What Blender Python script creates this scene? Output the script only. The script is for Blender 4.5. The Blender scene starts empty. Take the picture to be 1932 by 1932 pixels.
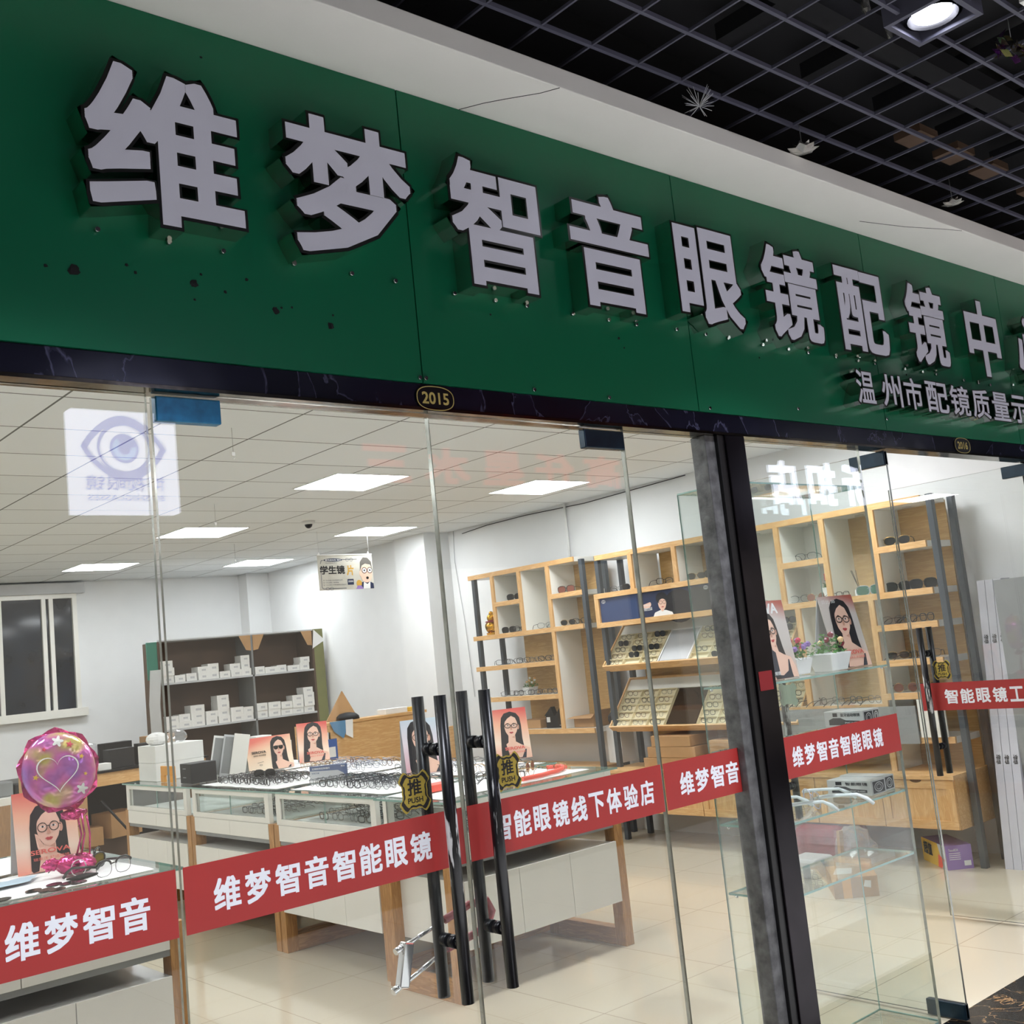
import bpy, bmesh, math, random
from mathutils import Vector, Matrix
random.seed(11)
S = bpy.context.scene
COL = S.collection
PI = math.pi

# ------------------------------------------------------------ camera, world, exposure, large lights
cam_d = bpy.data.cameras.new('camera')
cam = bpy.data.objects.new('camera', cam_d)
COL.objects.link(cam)
cam_d.sensor_width = 36.0
cam_d.lens = 2081.5 / 1932 * 36.0
cam_d.clip_start = 0.05
_r, _d, _f = Vector((0.755104, -0.647609, -0.102079)), Vector((0.005585, 0.162051, -0.986767)), Vector((0.655581, 0.744541, 0.125982))
_m = Matrix((_r, -_d, -_f)).transposed().to_4x4()
_m.translation = Vector((0, -2.4, 1.60))
cam.matrix_world = _m
S.camera = cam
w = bpy.data.worlds.new('world')
S.world = w
w.use_nodes = True
w.node_tree.nodes['Background'].inputs[0].default_value = (0.75, 0.85, 1.0, 1)
w.node_tree.nodes['Background'].inputs[1].default_value = 0.03
S.view_settings.view_transform = 'Standard'
S.view_settings.look = 'None'
S.view_settings.gamma = 1.0
S.view_settings.use_curve_mapping = False
S.view_settings.exposure = 0.0
S.cycles.transparent_max_bounces = 40
S.cycles.max_bounces = 10
S.cycles.sample_clamp_indirect = 6.0
PANEL_E = 25.0      # ceiling light panels in the shop
SIGN_E = 7.0       # lit signs of the shops across the corridor
LED_E = 11.0         # unseen LED strips added over the doors to light the counter fronts
LAMP_W = 470.0      # corridor downlights
FACADE_E = 0.5     # lit show windows across the corridor


# ------------------------------------------------------------ materials
def lin(c):
    return tuple(((v / 255.0) / 12.92 if v / 255.0 <= 0.04045 else ((v / 255.0 + 0.055) / 1.055) ** 2.4) for v in c) + (1.0,)


def new_mat(name):
    m = bpy.data.materials.new(name)
    m.use_nodes = True
    nt = m.node_tree
    nt.nodes.clear()
    out = nt.nodes.new('ShaderNodeOutputMaterial')
    return m, nt, out


def N(nt, t, **kw):
    n = nt.nodes.new(t)
    for k, v in kw.items():
        setattr(n, k, v)
    return n


def coords(nt, scale=(1, 1, 1), loc=(0, 0, 0)):
    tc = N(nt, 'ShaderNodeTexCoord')
    mp = N(nt, 'ShaderNodeMapping')
    mp.inputs['Scale'].default_value = scale
    mp.inputs['Location'].default_value = loc
    nt.links.new(tc.outputs['Object'], mp.inputs['Vector'])
    return mp.outputs['Vector']


def ramp(nt, fac, stops):
    r = N(nt, 'ShaderNodeValToRGB')
    e = r.color_ramp.elements
    while len(e) < len(stops):
        e.new(0.5)
    for el, (p, c) in zip(e, stops):
        el.position = p
        el.color = c if len(c) == 4 else lin(c)
    nt.links.new(fac, r.inputs['Fac'])
    return r.outputs['Color']


def mat(name, rgb, rough=0.5, metal=0.0, var=0.06, scale=6.0, bump=0.0, coat=0.0, spec=0.5, alpha=1.0):
    m, nt, out = new_mat(name)
    b = N(nt, 'ShaderNodeBsdfPrincipled')
    c = lin(rgb)
    v = coords(nt)
    n = N(nt, 'ShaderNodeTexNoise')
    n.inputs['Scale'].default_value = scale
    n.inputs['Detail'].default_value = 4
    nt.links.new(v, n.inputs['Vector'])
    lo = tuple(max(0, x * (1 - var)) for x in c[:3]) + (1,)
    hi = tuple(min(1, x * (1 + var)) for x in c[:3]) + (1,)
    nt.links.new(ramp(nt, n.outputs['Fac'], [(0.3, lo), (0.7, hi)]), b.inputs['Base Color'])
    b.inputs['Roughness'].default_value = rough
    b.inputs['Metallic'].default_value = metal
    b.inputs['Specular IOR Level'].default_value = spec
    b.inputs['Coat Weight'].default_value = coat
    b.inputs['Alpha'].default_value = alpha
    if bump:
        bp = N(nt, 'ShaderNodeBump')
        bp.inputs['Strength'].default_value = bump
        bp.inputs['Distance'].default_value = 0.01
        nt.links.new(n.outputs['Fac'], bp.inputs['Height'])
        nt.links.new(bp.outputs['Normal'], b.inputs['Normal'])
    nt.links.new(b.outputs[0], out.inputs[0])
    return m


def wood(name, c1, c2, stretch, rough=0.42, scale=9.0):
    m, nt, out = new_mat(name)
    b = N(nt, 'ShaderNodeBsdfPrincipled')
    v = coords(nt, stretch)
    n = N(nt, 'ShaderNodeTexNoise')
    n.inputs['Scale'].default_value = scale
    n.inputs['Detail'].default_value = 6
    n.inputs['Distortion'].default_value = 0.6
    nt.links.new(v, n.inputs['Vector'])
    nt.links.new(ramp(nt, n.outputs['Fac'], [(0.25, c1), (0.5, c2), (0.62, c1), (0.8, c2)]), b.inputs['Base Color'])
    b.inputs['Roughness'].default_value = rough
    nt.links.new(b.outputs[0], out.inputs[0])
    return m


def tiles(name, c, mortar, size, msize, rough, loc=(0, 0, 0), var=0.03, bump=0.0, spec=0.5):
    m, nt, out = new_mat(name)
    b = N(nt, 'ShaderNodeBsdfPrincipled')
    v = coords(nt, (1, 1, 1), loc)
    k = N(nt, 'ShaderNodeTexBrick', offset=0.0, squash=1.0)
    k.inputs['Scale'].default_value = 1.0
    k.inputs['Brick Width'].default_value = size
    k.inputs['Row Height'].default_value = size
    k.inputs['Mortar Size'].default_value = msize
    k.inputs['Mortar Smooth'].default_value = 0.1
    a = lin(c)
    k.inputs['Color1'].default_value = tuple(x * (1 - var) for x in a[:3]) + (1,)
    k.inputs['Color2'].default_value = tuple(min(1, x * (1 + var)) for x in a[:3]) + (1,)
    k.inputs['Mortar'].default_value = lin(mortar)
    nt.links.new(v, k.inputs['Vector'])
    nt.links.new(k.outputs['Color'], b.inputs['Base Color'])
    b.inputs['Roughness'].default_value = rough
    b.inputs['Specular IOR Level'].default_value = spec
    nt.links.new(b.outputs[0], out.inputs[0])
    return m


def marble(name, base, vein, rough, scale=2.2, width=0.012):
    m, nt, out = new_mat(name)
    b = N(nt, 'ShaderNodeBsdfPrincipled')
    v = coords(nt)
    n = N(nt, 'ShaderNodeTexNoise')
    n.inputs['Scale'].default_value = scale
    n.inputs['Detail'].default_value = 7
    n.inputs['Distortion'].default_value = 1.2
    nt.links.new(v, n.inputs['Vector'])
    bb = lin(base)
    nt.links.new(ramp(nt, n.outputs['Fac'], [(0.0, bb), (0.5 - width, tuple(x * 1.6 for x in bb[:3]) + (1,)), (0.5, lin(vein)), (0.5 + width, bb), (1.0, bb)]), b.inputs['Base Color'])
    b.inputs['Roughness'].default_value = rough
    n2 = N(nt, 'ShaderNodeTexNoise')
    n2.inputs['Scale'].default_value = 3.0
    nt.links.new(v, n2.inputs['Vector'])
    bp = N(nt, 'ShaderNodeBump')
    bp.inputs['Strength'].default_value = 0.12
    bp.inputs['Distance'].default_value = 0.03
    nt.links.new(n2.outputs['Fac'], bp.inputs['Height'])
    nt.links.new(bp.outputs['Normal'], b.inputs['Normal'])
    nt.links.new(b.outputs[0], out.inputs[0])
    return m


def glass(name, tint=(1, 1, 1), f0=0.04, haze=0.0):
    """Sheet glass: clear with a Fresnel reflection that works from both sides."""
    m, nt, out = new_mat(name)
    tr = N(nt, 'ShaderNodeBsdfTransparent')
    tr.inputs[0].default_value = tuple(tint) + (1,)
    gl = N(nt, 'ShaderNodeBsdfGlossy')
    gl.inputs['Roughness'].default_value = 0.0
    gl.inputs['Color'].default_value = (1, 1, 1, 1)
    lw = N(nt, 'ShaderNodeLayerWeight')
    lw.inputs['Blend'].default_value = 0.5
    p = N(nt, 'ShaderNodeMath', operation='POWER')
    p.inputs[1].default_value = 5.0
    nt.links.new(lw.outputs['Facing'], p.inputs[0])
    ma = N(nt, 'ShaderNodeMath', operation='MULTIPLY_ADD')
    ma.inputs[1].default_value = 1 - f0
    ma.inputs[2].default_value = f0
    nt.links.new(p.outputs[0], ma.inputs[0])
    mx = N(nt, 'ShaderNodeMixShader')
    nt.links.new(ma.outputs[0], mx.inputs[0])
    nt.links.new(tr.outputs[0], mx.inputs[1])
    nt.links.new(gl.outputs[0], mx.inputs[2])
    last = mx.outputs[0]
    if haze:
        df = N(nt, 'ShaderNodeBsdfDiffuse')
        df.inputs[0].default_value = (0.8, 0.8, 0.8, 1)
        n = N(nt, 'ShaderNodeTexNoise')
        n.inputs['Scale'].default_value = 3.0
        n.inputs['Detail'].default_value = 5
        nt.links.new(coords(nt), n.inputs['Vector'])
        mm = N(nt, 'ShaderNodeMath', operation='MULTIPLY')
        mm.inputs[1].default_value = haze
        nt.links.new(n.outputs['Fac'], mm.inputs[0])
        m2 = N(nt, 'ShaderNodeMixShader')
        nt.links.new(mm.outputs[0], m2.inputs[0])
        nt.links.new(last, m2.inputs[1])
        nt.links.new(df.outputs[0], m2.inputs[2])
        last = m2.outputs[0]
    nt.links.new(last, out.inputs[0])
    return m


def emit(name, rgb, e):
    m, nt, out = new_mat(name)
    em = N(nt, 'ShaderNodeEmission')
    em.inputs[0].default_value = lin(rgb)
    em.inputs[1].default_value = e
    nt.links.new(em.outputs[0], out.inputs[0])
    return m


def print_grad(name, stops, direction, noise=0.0):
    """A printed colour wash; direction = factors of the generated coordinates."""
    m, nt, out = new_mat(name)
    b = N(nt, 'ShaderNodeBsdfPrincipled')
    tc = N(nt, 'ShaderNodeTexCoord')
    d = N(nt, 'ShaderNodeVectorMath', operation='DOT_PRODUCT')
    d.inputs[1].default_value = direction
    nt.links.new(tc.outputs['Generated'], d.inputs[0])
    nt.links.new(ramp(nt, d.outputs['Value'], stops), b.inputs['Base Color'])
    b.inputs['Roughness'].default_value = 0.45
    nt.links.new(b.outputs[0], out.inputs[0])
    return m


def worn_black(name, z0, z1, side):
    """Black paint rubbed to bare metal over one stretch of a handle bar."""
    m, nt, out = new_mat(name)
    b = N(nt, 'ShaderNodeBsdfPrincipled')
    tc = N(nt, 'ShaderNodeTexCoord')
    sp = N(nt, 'ShaderNodeSeparateXYZ')
    nt.links.new(tc.outputs['Object'], sp.inputs[0])
    n = N(nt, 'ShaderNodeTexNoise')
    n.inputs['Scale'].default_value = 55
    n.inputs['Detail'].default_value = 6
    mp = N(nt, 'ShaderNodeMapping')
    mp.inputs['Scale'].default_value = (1.6, 1.6, 0.22)
    nt.links.new(tc.outputs['Object'], mp.inputs['Vector'])
    nt.links.new(mp.outputs[0], n.inputs['Vector'])
    r = N(nt, 'ShaderNodeMapRange')
    r.inputs['From Min'].default_value = (z1 - z0) / 2
    r.inputs['From Max'].default_value = (z1 - z0) / 4
    r.inputs['To Min'].default_value = -0.3
    r.inputs['To Max'].default_value = side
    r.clamp = True
    ab = N(nt, 'ShaderNodeMath', operation='SUBTRACT')
    ab.inputs[1].default_value = (z0 + z1) / 2
    nt.links.new(sp.outputs['Z'], ab.inputs[0])
    ab2 = N(nt, 'ShaderNodeMath', operation='ABSOLUTE')
    nt.links.new(ab.outputs[0], ab2.inputs[0])
    nt.links.new(ab2.outputs[0], r.inputs['Value'])
    s = N(nt, 'ShaderNodeMath', operation='ADD')
    nt.links.new(n.outputs['Fac'], s.inputs[0])
    nt.links.new(r.outputs[0], s.inputs[1])
    fac = ramp(nt, s.outputs[0], [(0.62, (0, 0, 0, 1)), (0.68, (1, 1, 1, 1))])
    mx = N(nt, 'ShaderNodeMix', data_type='RGBA')
    nt.links.new(fac, mx.inputs['Factor'])
    mx.inputs['A'].default_value = lin((14, 14, 17))
    mx.inputs['B'].default_value = lin((190, 190, 188))
    nt.links.new(mx.outputs['Result'], b.inputs['Base Color'])
    b.inputs['Roughness'].default_value = 0.3
    nt.links.new(b.outputs[0], out.inputs[0])
    return m


WOOD1, WOOD2 = (222, 182, 128), (206, 160, 104)
m_wall = mat('wall_paint', (226, 227, 227), 0.7, var=0.02)
m_wall_front = mat('plaster_white', (228, 226, 218), 0.75, var=0.03, scale=2)
m_ceil = tiles('ceiling_tiles', (234, 237, 238), (110, 110, 108), 0.6, 0.006, 0.8, loc=(0.24, 0.38, 0))
m_floor = tiles('floor_tiles', (197, 186, 163), (154, 142, 122), 0.8, 0.0022, 0.07, loc=(0.04, 0.68, 0), var=0.015)
m_marble = marble('black_marble', (14, 14, 26), (70, 70, 92), 0.16, 2.2, 0.005)
m_marble_floor = marble('black_gold_marble', (16, 15, 14), (150, 118, 80), 0.2, 5.0, 0.01)
m_green = mat('green_panel', (4, 94, 62), 0.34, var=0.05, scale=0.8, spec=0.35)
m_groove = mat('dark_groove', (8, 22, 16), 0.7)
m_white_acr = mat('white_acrylic', (214, 214, 226), 0.35, var=0.02)
m_steel = mat('mirror_steel', (190, 200, 192), 0.12, 1.0, var=0.04)
m_steel_dark = mat('dark_steel_trim', (74, 74, 70), 0.3, 0.9)
m_chrome = mat('chrome', (215, 215, 215), 0.08, 1.0, var=0.02)
m_alu = mat('brushed_aluminium', (190, 190, 188), 0.35, 0.9)
m_black = mat('black_gloss', (12, 12, 15), 0.32, spec=0.3)
m_black_matt = mat('black_matt', (20, 20, 22), 0.6)
m_ink = mat('ink_black', (20, 18, 18), 0.5)
m_blue_patch = mat('blue_film_patch', (30, 104, 140), 0.3, 0.3, var=0.25, scale=30)
m_navy_patch = mat('dark_teal_patch', (22, 44, 58), 0.3, 0.4, var=0.2, scale=25)
m_rail = mat('rail_steel', (120, 112, 100), 0.12, 1.0, var=0.3, scale=5, bump=0.2)
m_glass = glass('door_glass', (0.97, 0.985, 0.98), 0.042, 0.006)
m_glass2 = glass('shelf_glass', (0.972, 0.99, 0.983), 0.04)
m_gedge = mat('glass_edge', (136, 170, 160), 0.15, var=0.1, scale=20)
m_gedge_dark = mat('glass_edge_dark', (158, 160, 152), 0.2, 0.7, var=0.2, scale=20)
m_red = mat('red_vinyl', (160, 44, 41), 0.45, var=0.03)
m_white = mat('white_vinyl', (226, 228, 232), 0.45, var=0.02)
m_gold = mat('gold_plate', (182, 160, 72), 0.35, 0.5, var=0.12, scale=40)
m_goldtxt = mat('gold_paint', (206, 186, 110), 0.4, 0.3)
m_cab = mat('white_lacquer', (232, 230, 222), 0.25, var=0.015)
m_cab_grey = mat('grey_shadow_board', (120, 122, 122), 0.5)  # plain grey for the middle upright of the storage unit
m_wx = wood('wood_x', WOOD1, WOOD2, (0.7, 6, 6))
m_wy = wood('wood_y', WOOD1, WOOD2, (6, 0.7, 6))
m_wz = wood('wood_z', WOOD1, WOOD2, (6, 6, 0.7))
m_oak = wood('oak_leg', (190, 142, 84), (164, 116, 64), (7, 7, 0.8))
m_oakx = wood('oak_rail', (190, 142, 84), (164, 116, 64), (7, 0.8, 7))
m_plyback = wood('ply_back', (196, 160, 104), (178, 140, 84), (4, 0.6, 8))
m_rackleg = mat('grey_steel_leg', (70, 76, 82), 0.4, 0.3)
m_tray = mat('tray_lining', (226, 214, 178), 0.6)
m_card = mat('cardboard', (176, 136, 92), 0.8, var=0.1)
m_brownboard = mat('brown_board', (82, 62, 46), 0.8, var=0.25, scale=3)
m_olive = mat('olive_paper', (118, 120, 72), 0.7, var=0.1)
m_teal = mat('teal_paper', (46, 120, 100), 0.7)
m_paper = mat('paper_white', (232, 232, 230), 0.7, var=0.02)
m_box = mat('box_white', (228, 228, 224), 0.6, var=0.04)
m_grey = mat('mid_grey', (138, 140, 140), 0.5)
m_lgrey = mat('light_grey', (190, 192, 194), 0.5)
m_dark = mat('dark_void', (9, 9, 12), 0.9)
m_cloth_w = mat('white_cloth', (236, 236, 234), 0.9, var=0.02, bump=0.3, scale=14)
m_lens_dark = mat('dark_lens', (24, 26, 28), 0.12)
m_lens_brown = mat('brown_lens', (120, 72, 60), 0.15)
m_lens_green = mat('mirror_green_lens', (60, 130, 110), 0.12, 0.6, var=0.5, scale=30)
m_lens_clear = glass('spectacle_lens', (0.97, 0.98, 0.99), 0.06)
m_fr_black = mat('frame_black', (22, 22, 24), 0.3)
m_fr_grey = mat('frame_gunmetal', (84, 86, 90), 0.3, 0.7)
m_fr_gold = mat('frame_gold', (186, 150, 96), 0.25, 0.9)
m_fr_clear = mat('frame_clear', (206, 208, 222), 0.15, alpha=0.55)
m_fr_white = mat('frame_white', (226, 234, 232), 0.25)
m_fr_tort = mat('frame_tortoise', (84, 44, 28), 0.3, var=0.5, scale=60)
m_leaf = mat('leaf_green', (64, 118, 44), 0.5, var=0.4, scale=40)
m_skin = mat('print_skin', (232, 190, 168), 0.5)
m_skin2 = mat('print_skin_shade', (206, 154, 132), 0.5)
m_hair = mat('print_hair', (26, 24, 28), 0.45)
m_lip = mat('print_lips', (178, 62, 66), 0.45)
m_coral = mat('print_coral', (222, 108, 96), 0.5)
m_navyp = mat('print_navy', (34, 44, 74), 0.5)
m_peachp = mat('print_peach', (240, 196, 166), 0.5)
m_pink = mat('foil_pink', (206, 70, 130), 0.14, 0.7, var=0.5, scale=18, bump=0.9)
m_goldst = mat('gilt', (212, 160, 52), 0.2, 0.9, var=0.25, scale=30, bump=0.4)
m_clearplastic = glass('clear_film', (0.93, 0.94, 0.95), 0.12, 0.25)
m_redfoil = mat('red_wrap', (126, 34, 52), 0.3, var=0.2, scale=12, bump=0.6)
m_night = mat('night_pane', (26, 34, 44), 0.08, var=0.5, scale=2.5)
m_orange = mat('orange_plastic', (222, 156, 66), 0.5)
m_yellow = mat('yellow_card', (222, 180, 62), 0.6)
m_blue = mat('blue_card', (34, 84, 160), 0.5)
m_purple = mat('purple_card', (152, 122, 184), 0.5)
m_redlit = mat('coral_case', (238, 92, 74), 0.5)
m_petal_pink = mat('petal_pink', (200, 70, 90), 0.6, var=0.3, scale=50)
m_petal_cream = mat('petal_cream', (222, 186, 140), 0.6, var=0.2, scale=50)
m_panel = emit('light_panel', (249, 251, 255), PANEL_E)


# ------------------------------------------------------------ mesh helpers
class MB:
    def __init__(self):
        self.v, self.f, self.m, self.s = [], [], [], []

    def face(self, pts, m=0, smooth=False):
        i = len(self.v)
        self.v += [tuple(p) for p in pts]
        self.f.append(tuple(range(i, i + len(pts))))
        self.m.append(m)
        self.s.append(smooth)

    def raw(self, verts, faces, m=0, smooth=False, T=None):
        i = len(self.v)
        self.v += [tuple(T @ Vector(p)) if T is not None else tuple(p) for p in verts]
        for f in faces:
            self.f.append(tuple(a + i for a in f))
            self.m.append(m)
            self.s.append(smooth)

    def box(self, x0, x1, y0, y1, z0, z1, m=0, T=None, edge=None):
        vs = [(x0, y0, z0), (x1, y0, z0), (x1, y1, z0), (x0, y1, z0), (x0, y0, z1), (x1, y0, z1), (x1, y1, z1), (x0, y1, z1)]
        fs = [(0, 3, 2, 1), (4, 5, 6, 7), (0, 1, 5, 4), (1, 2, 6, 5), (2, 3, 7, 6), (3, 0, 4, 7)]
        if edge is None:
            self.raw(vs, fs, m, False, T)
        else:                      # sheet: big faces m, thin rim faces edge
            d = (x1 - x0, y1 - y0, z1 - z0)
            ax = d.index(min(d))
            big = {0: (3, 5), 1: (2, 4), 2: (0, 1)}[ax]
            i = len(self.v)
            self.v += [tuple(T @ Vector(p)) if T is not None else p for p in vs]
            for k, f in enumerate(fs):
                self.f.append(tuple(a + i for a in f))
                self.m.append(m if k in big else edge)
                self.s.append(False)
        return self

    def cyl(self, p0, p1, r, n=12, m=0, r2=None, cap=True, smooth=True):
        p0, p1 = Vector(p0), Vector(p1)
        r2 = r if r2 is None else r2
        a = (p1 - p0).normalized()
        u = a.orthogonal().normalized()
        v = a.cross(u)
        vs = []
        for p, rr in ((p0, r), (p1, r2)):
            vs += [tuple(p + (u * math.cos(2 * PI * k / n) + v * math.sin(2 * PI * k / n)) * rr) for k in range(n)]
        i = len(self.v)
        self.v += vs
        for k in range(n):
            self.f.append((i + k, i + (k + 1) % n, i + n + (k + 1) % n, i + n + k))
            self.m.append(m)
            self.s.append(smooth)
        if cap:
            self.f.append(tuple(i + n - 1 - k for k in range(n)))
            self.f.append(tuple(i + n + k for k in range(n)))
            self.m += [m, m]
            self.s += [False, False]
        return self

    def tube(self, pts, r, n=6, m=0, closed=False):
        P = [Vector(p) for p in pts]
        K = len(P)
        i = len(self.v)
        up = None
        for k in range(K):
            if closed:
                t = P[(k + 1) % K] - P[k - 1]
            else:
                t = P[min(k + 1, K - 1)] - P[max(k - 1, 0)]
            t.normalize()
            if up is None:
                up = t.orthogonal().normalized()
            u = (up - t * up.dot(t))
            u = u.normalized() if u.length > 1e-6 else t.orthogonal().normalized()
            up = u
            v = t.cross(u)
            rr = r[k] if isinstance(r, (list, tuple)) else r
            self.v += [tuple(P[k] + (u * math.cos(2 * PI * q / n) + v * math.sin(2 * PI * q / n)) * rr) for q in range(n)]
        for k in range(K if closed else K - 1):
            a, b = i + k * n, i + ((k + 1) % K) * n
            for q in range(n):
                self.f.append((a + q, a + (q + 1) % n, b + (q + 1) % n, b + q))
                self.m.append(m)
                self.s.append(True)
        if not closed:
            self.f.append(tuple(i + n - 1 - q for q in range(n)))
            self.f.append(tuple(i + (K - 1) * n + q for q in range(n)))
            self.m += [m, m]
            self.s += [False, False]
        return self

    def ball(self, c, r, nu=14, nv=9, m=0, wob=0.0, T=None):
        rx, ry, rz = (r, r, r) if not isinstance(r, (tuple, list)) else r
        vs, fs = [], []
        for j in range(nv + 1):
            th = PI * j / nv
            for i in range(nu):
                ph = 2 * PI * i / nu
                w_ = 1 + (random.uniform(-wob, wob) if 0 < j < nv else 0)
                vs.append((c[0] + rx * w_ * math.sin(th) * math.cos(ph), c[1] + ry * w_ * math.sin(th) * math.sin(ph), c[2] + rz * w_ * math.cos(th)))
        for j in range(nv):
            for i in range(nu):
                a, b = j * nu + i, j * nu + (i + 1) % nu
                fs.append((a, a + nu, b + nu, b))
        self.raw(vs, fs, m, wob == 0.0, T)
        return self

    def lathe(self, prof, c, n=20, m=0, cap=True):
        vs, fs = [], []
        for r, z in prof:
            vs += [(c[0] + r * math.cos(2 * PI * k / n), c[1] + r * math.sin(2 * PI * k / n), c[2] + z) for k in range(n)]
        for j in range(len(prof) - 1):
            for k in range(n):
                fs.append((j * n + k, j * n + (k + 1) % n, (j + 1) * n + (k + 1) % n, (j + 1) * n + k))
        self.raw(vs, fs, m, True)
        if cap:
            self.f.append(tuple(len(self.v) - len(vs) + n - 1 - k for k in range(n)))
            self.m.append(m)
            self.s.append(False)
        return self

    def prism(self, pts, T, d, m=0):
        """outline in local xy, extruded 0..d along local z, placed by T"""
        n = len(pts)
        vs = [(p[0], p[1], 0) for p in pts] + [(p[0], p[1], d) for p in pts]
        fs = [tuple(range(n - 1, -1, -1)), tuple(range(n, 2 * n))] + [(k, (k + 1) % n, n + (k + 1) % n, n + k) for k in range(n)]
        self.raw(vs, fs, m, False, T)
        return self

    def flat(self, pts, T, z=0.0, m=0):
        self.raw([(p[0], p[1], z) for p in pts], [tuple(range(len(pts)))], m, False, T)
        return self

    def build(self, name, mats, parent=None, world=True, bevel=0.0, origin=None, coll=None):
        if not isinstance(mats, (list, tuple)):
            mats = [mats]
        if parent is not None:
            off = ORG.get(parent.name, Vector((0, 0, 0))) if world else Vector((0, 0, 0))
        elif origin is not None:
            off = Vector(origin)
        else:
            xs, ys, zs = zip(*self.v)
            off = Vector(((min(xs) + max(xs)) / 2, (min(ys) + max(ys)) / 2, min(zs)))
        me = bpy.data.meshes.new(name)
        me.from_pydata([tuple(Vector(p) - off) for p in self.v], [], self.f)
        for mm in mats:
            me.materials.append(mm)
        me.polygons.foreach_set('material_index', self.m)
        me.polygons.foreach_set('use_smooth', self.s)
        me.update()
        o = bpy.data.objects.new(name, me)
        COL.objects.link(o)
        if parent is not None:
            o.parent = parent
            ORG[o.name] = off if world else Vector((0, 0, 0))
            KIDS.setdefault(parent.name, []).append(o)
        else:
            o.location = off
            ORG[o.name] = off
        if bevel:
            b = o.modifiers.new('bevel', 'BEVEL')
            b.width = bevel
            b.segments = 2
            b.limit_method = 'ANGLE'
        return o


ORG = {}


def tag(o, label, cat, group=None, kind=None):
    o['label'] = label
    o['category'] = cat
    if group:
        o['group'] = group
    if kind:
        o['kind'] = kind
    return o


def struct(o):
    o['kind'] = 'structure'
    return o


def thing(name, label, cat, loc=(0, 0, 0), rotz=0.0, group=None, mtx=None):
    o = bpy.data.objects.new(name, None)
    o.empty_display_size = 0.1
    COL.objects.link(o)
    if mtx is not None:
        o.matrix_world = mtx
        ORG[o.name] = Vector((0, 0, 0))
    else:
        o.location = loc
        o.rotation_euler = (0, 0, rotz)
        ORG[o.name] = Vector(loc)
    return tag(o, label, cat, group)


def sthing(name, loc=(0, 0, 0)):
    o = bpy.data.objects.new(name, None)
    COL.objects.link(o)
    o.location = loc
    ORG[o.name] = Vector(loc)
    o['kind'] = 'structure'
    return o


KIDS = {}


def dup(root, mtx, label=None, group=None):
    r = root.copy()
    COL.objects.link(r)
    r.matrix_world = mtx
    if label:
        r['label'] = label
    if group:
        r['group'] = group
    for ch in KIDS.get(root.name, []):
        c = ch.copy()
        COL.objects.link(c)
        c.parent = r
        for g in KIDS.get(ch.name, []):
            d = g.copy()
            COL.objects.link(d)
            d.parent = c
    return r


_tx = {}
SQ8 = [(1, 1), (0, 1), (-1, 1), (-1, 0), (-1, -1), (0, -1), (1, -1), (1, 0)]
SQ16 = SQ8 + [(1, .5), (.5, 1), (-.5, 1), (-1, .5), (-1, -.5), (-.5, -1), (.5, -1), (1, -.5)] + [(.25, 1), (-.25, 1), (.25, -1), (-.25, -1), (.75, 1), (-.75, 1), (.75, -1), (-.75, -1)]


def text_mesh(s):
    if s in _tx:
        return _tx[s]
    c = bpy.data.curves.new('t', 'FONT')
    c.body = s
    c.size = 1.0
    c.resolution_u = 3
    o = bpy.data.objects.new('t', c)
    COL.objects.link(o)
    dg = bpy.context.evaluated_depsgraph_get()
    me = o.evaluated_get(dg).to_mesh()
    vs = [(v.co.x, v.co.y) for v in me.vertices]
    fs = [tuple(p.vertices) for p in me.polygons]
    COL.objects.unlink(o)
    bpy.data.objects.remove(o)
    bpy.data.curves.remove(c)
    _tx[s] = (vs, fs)
    return vs, fs


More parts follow.
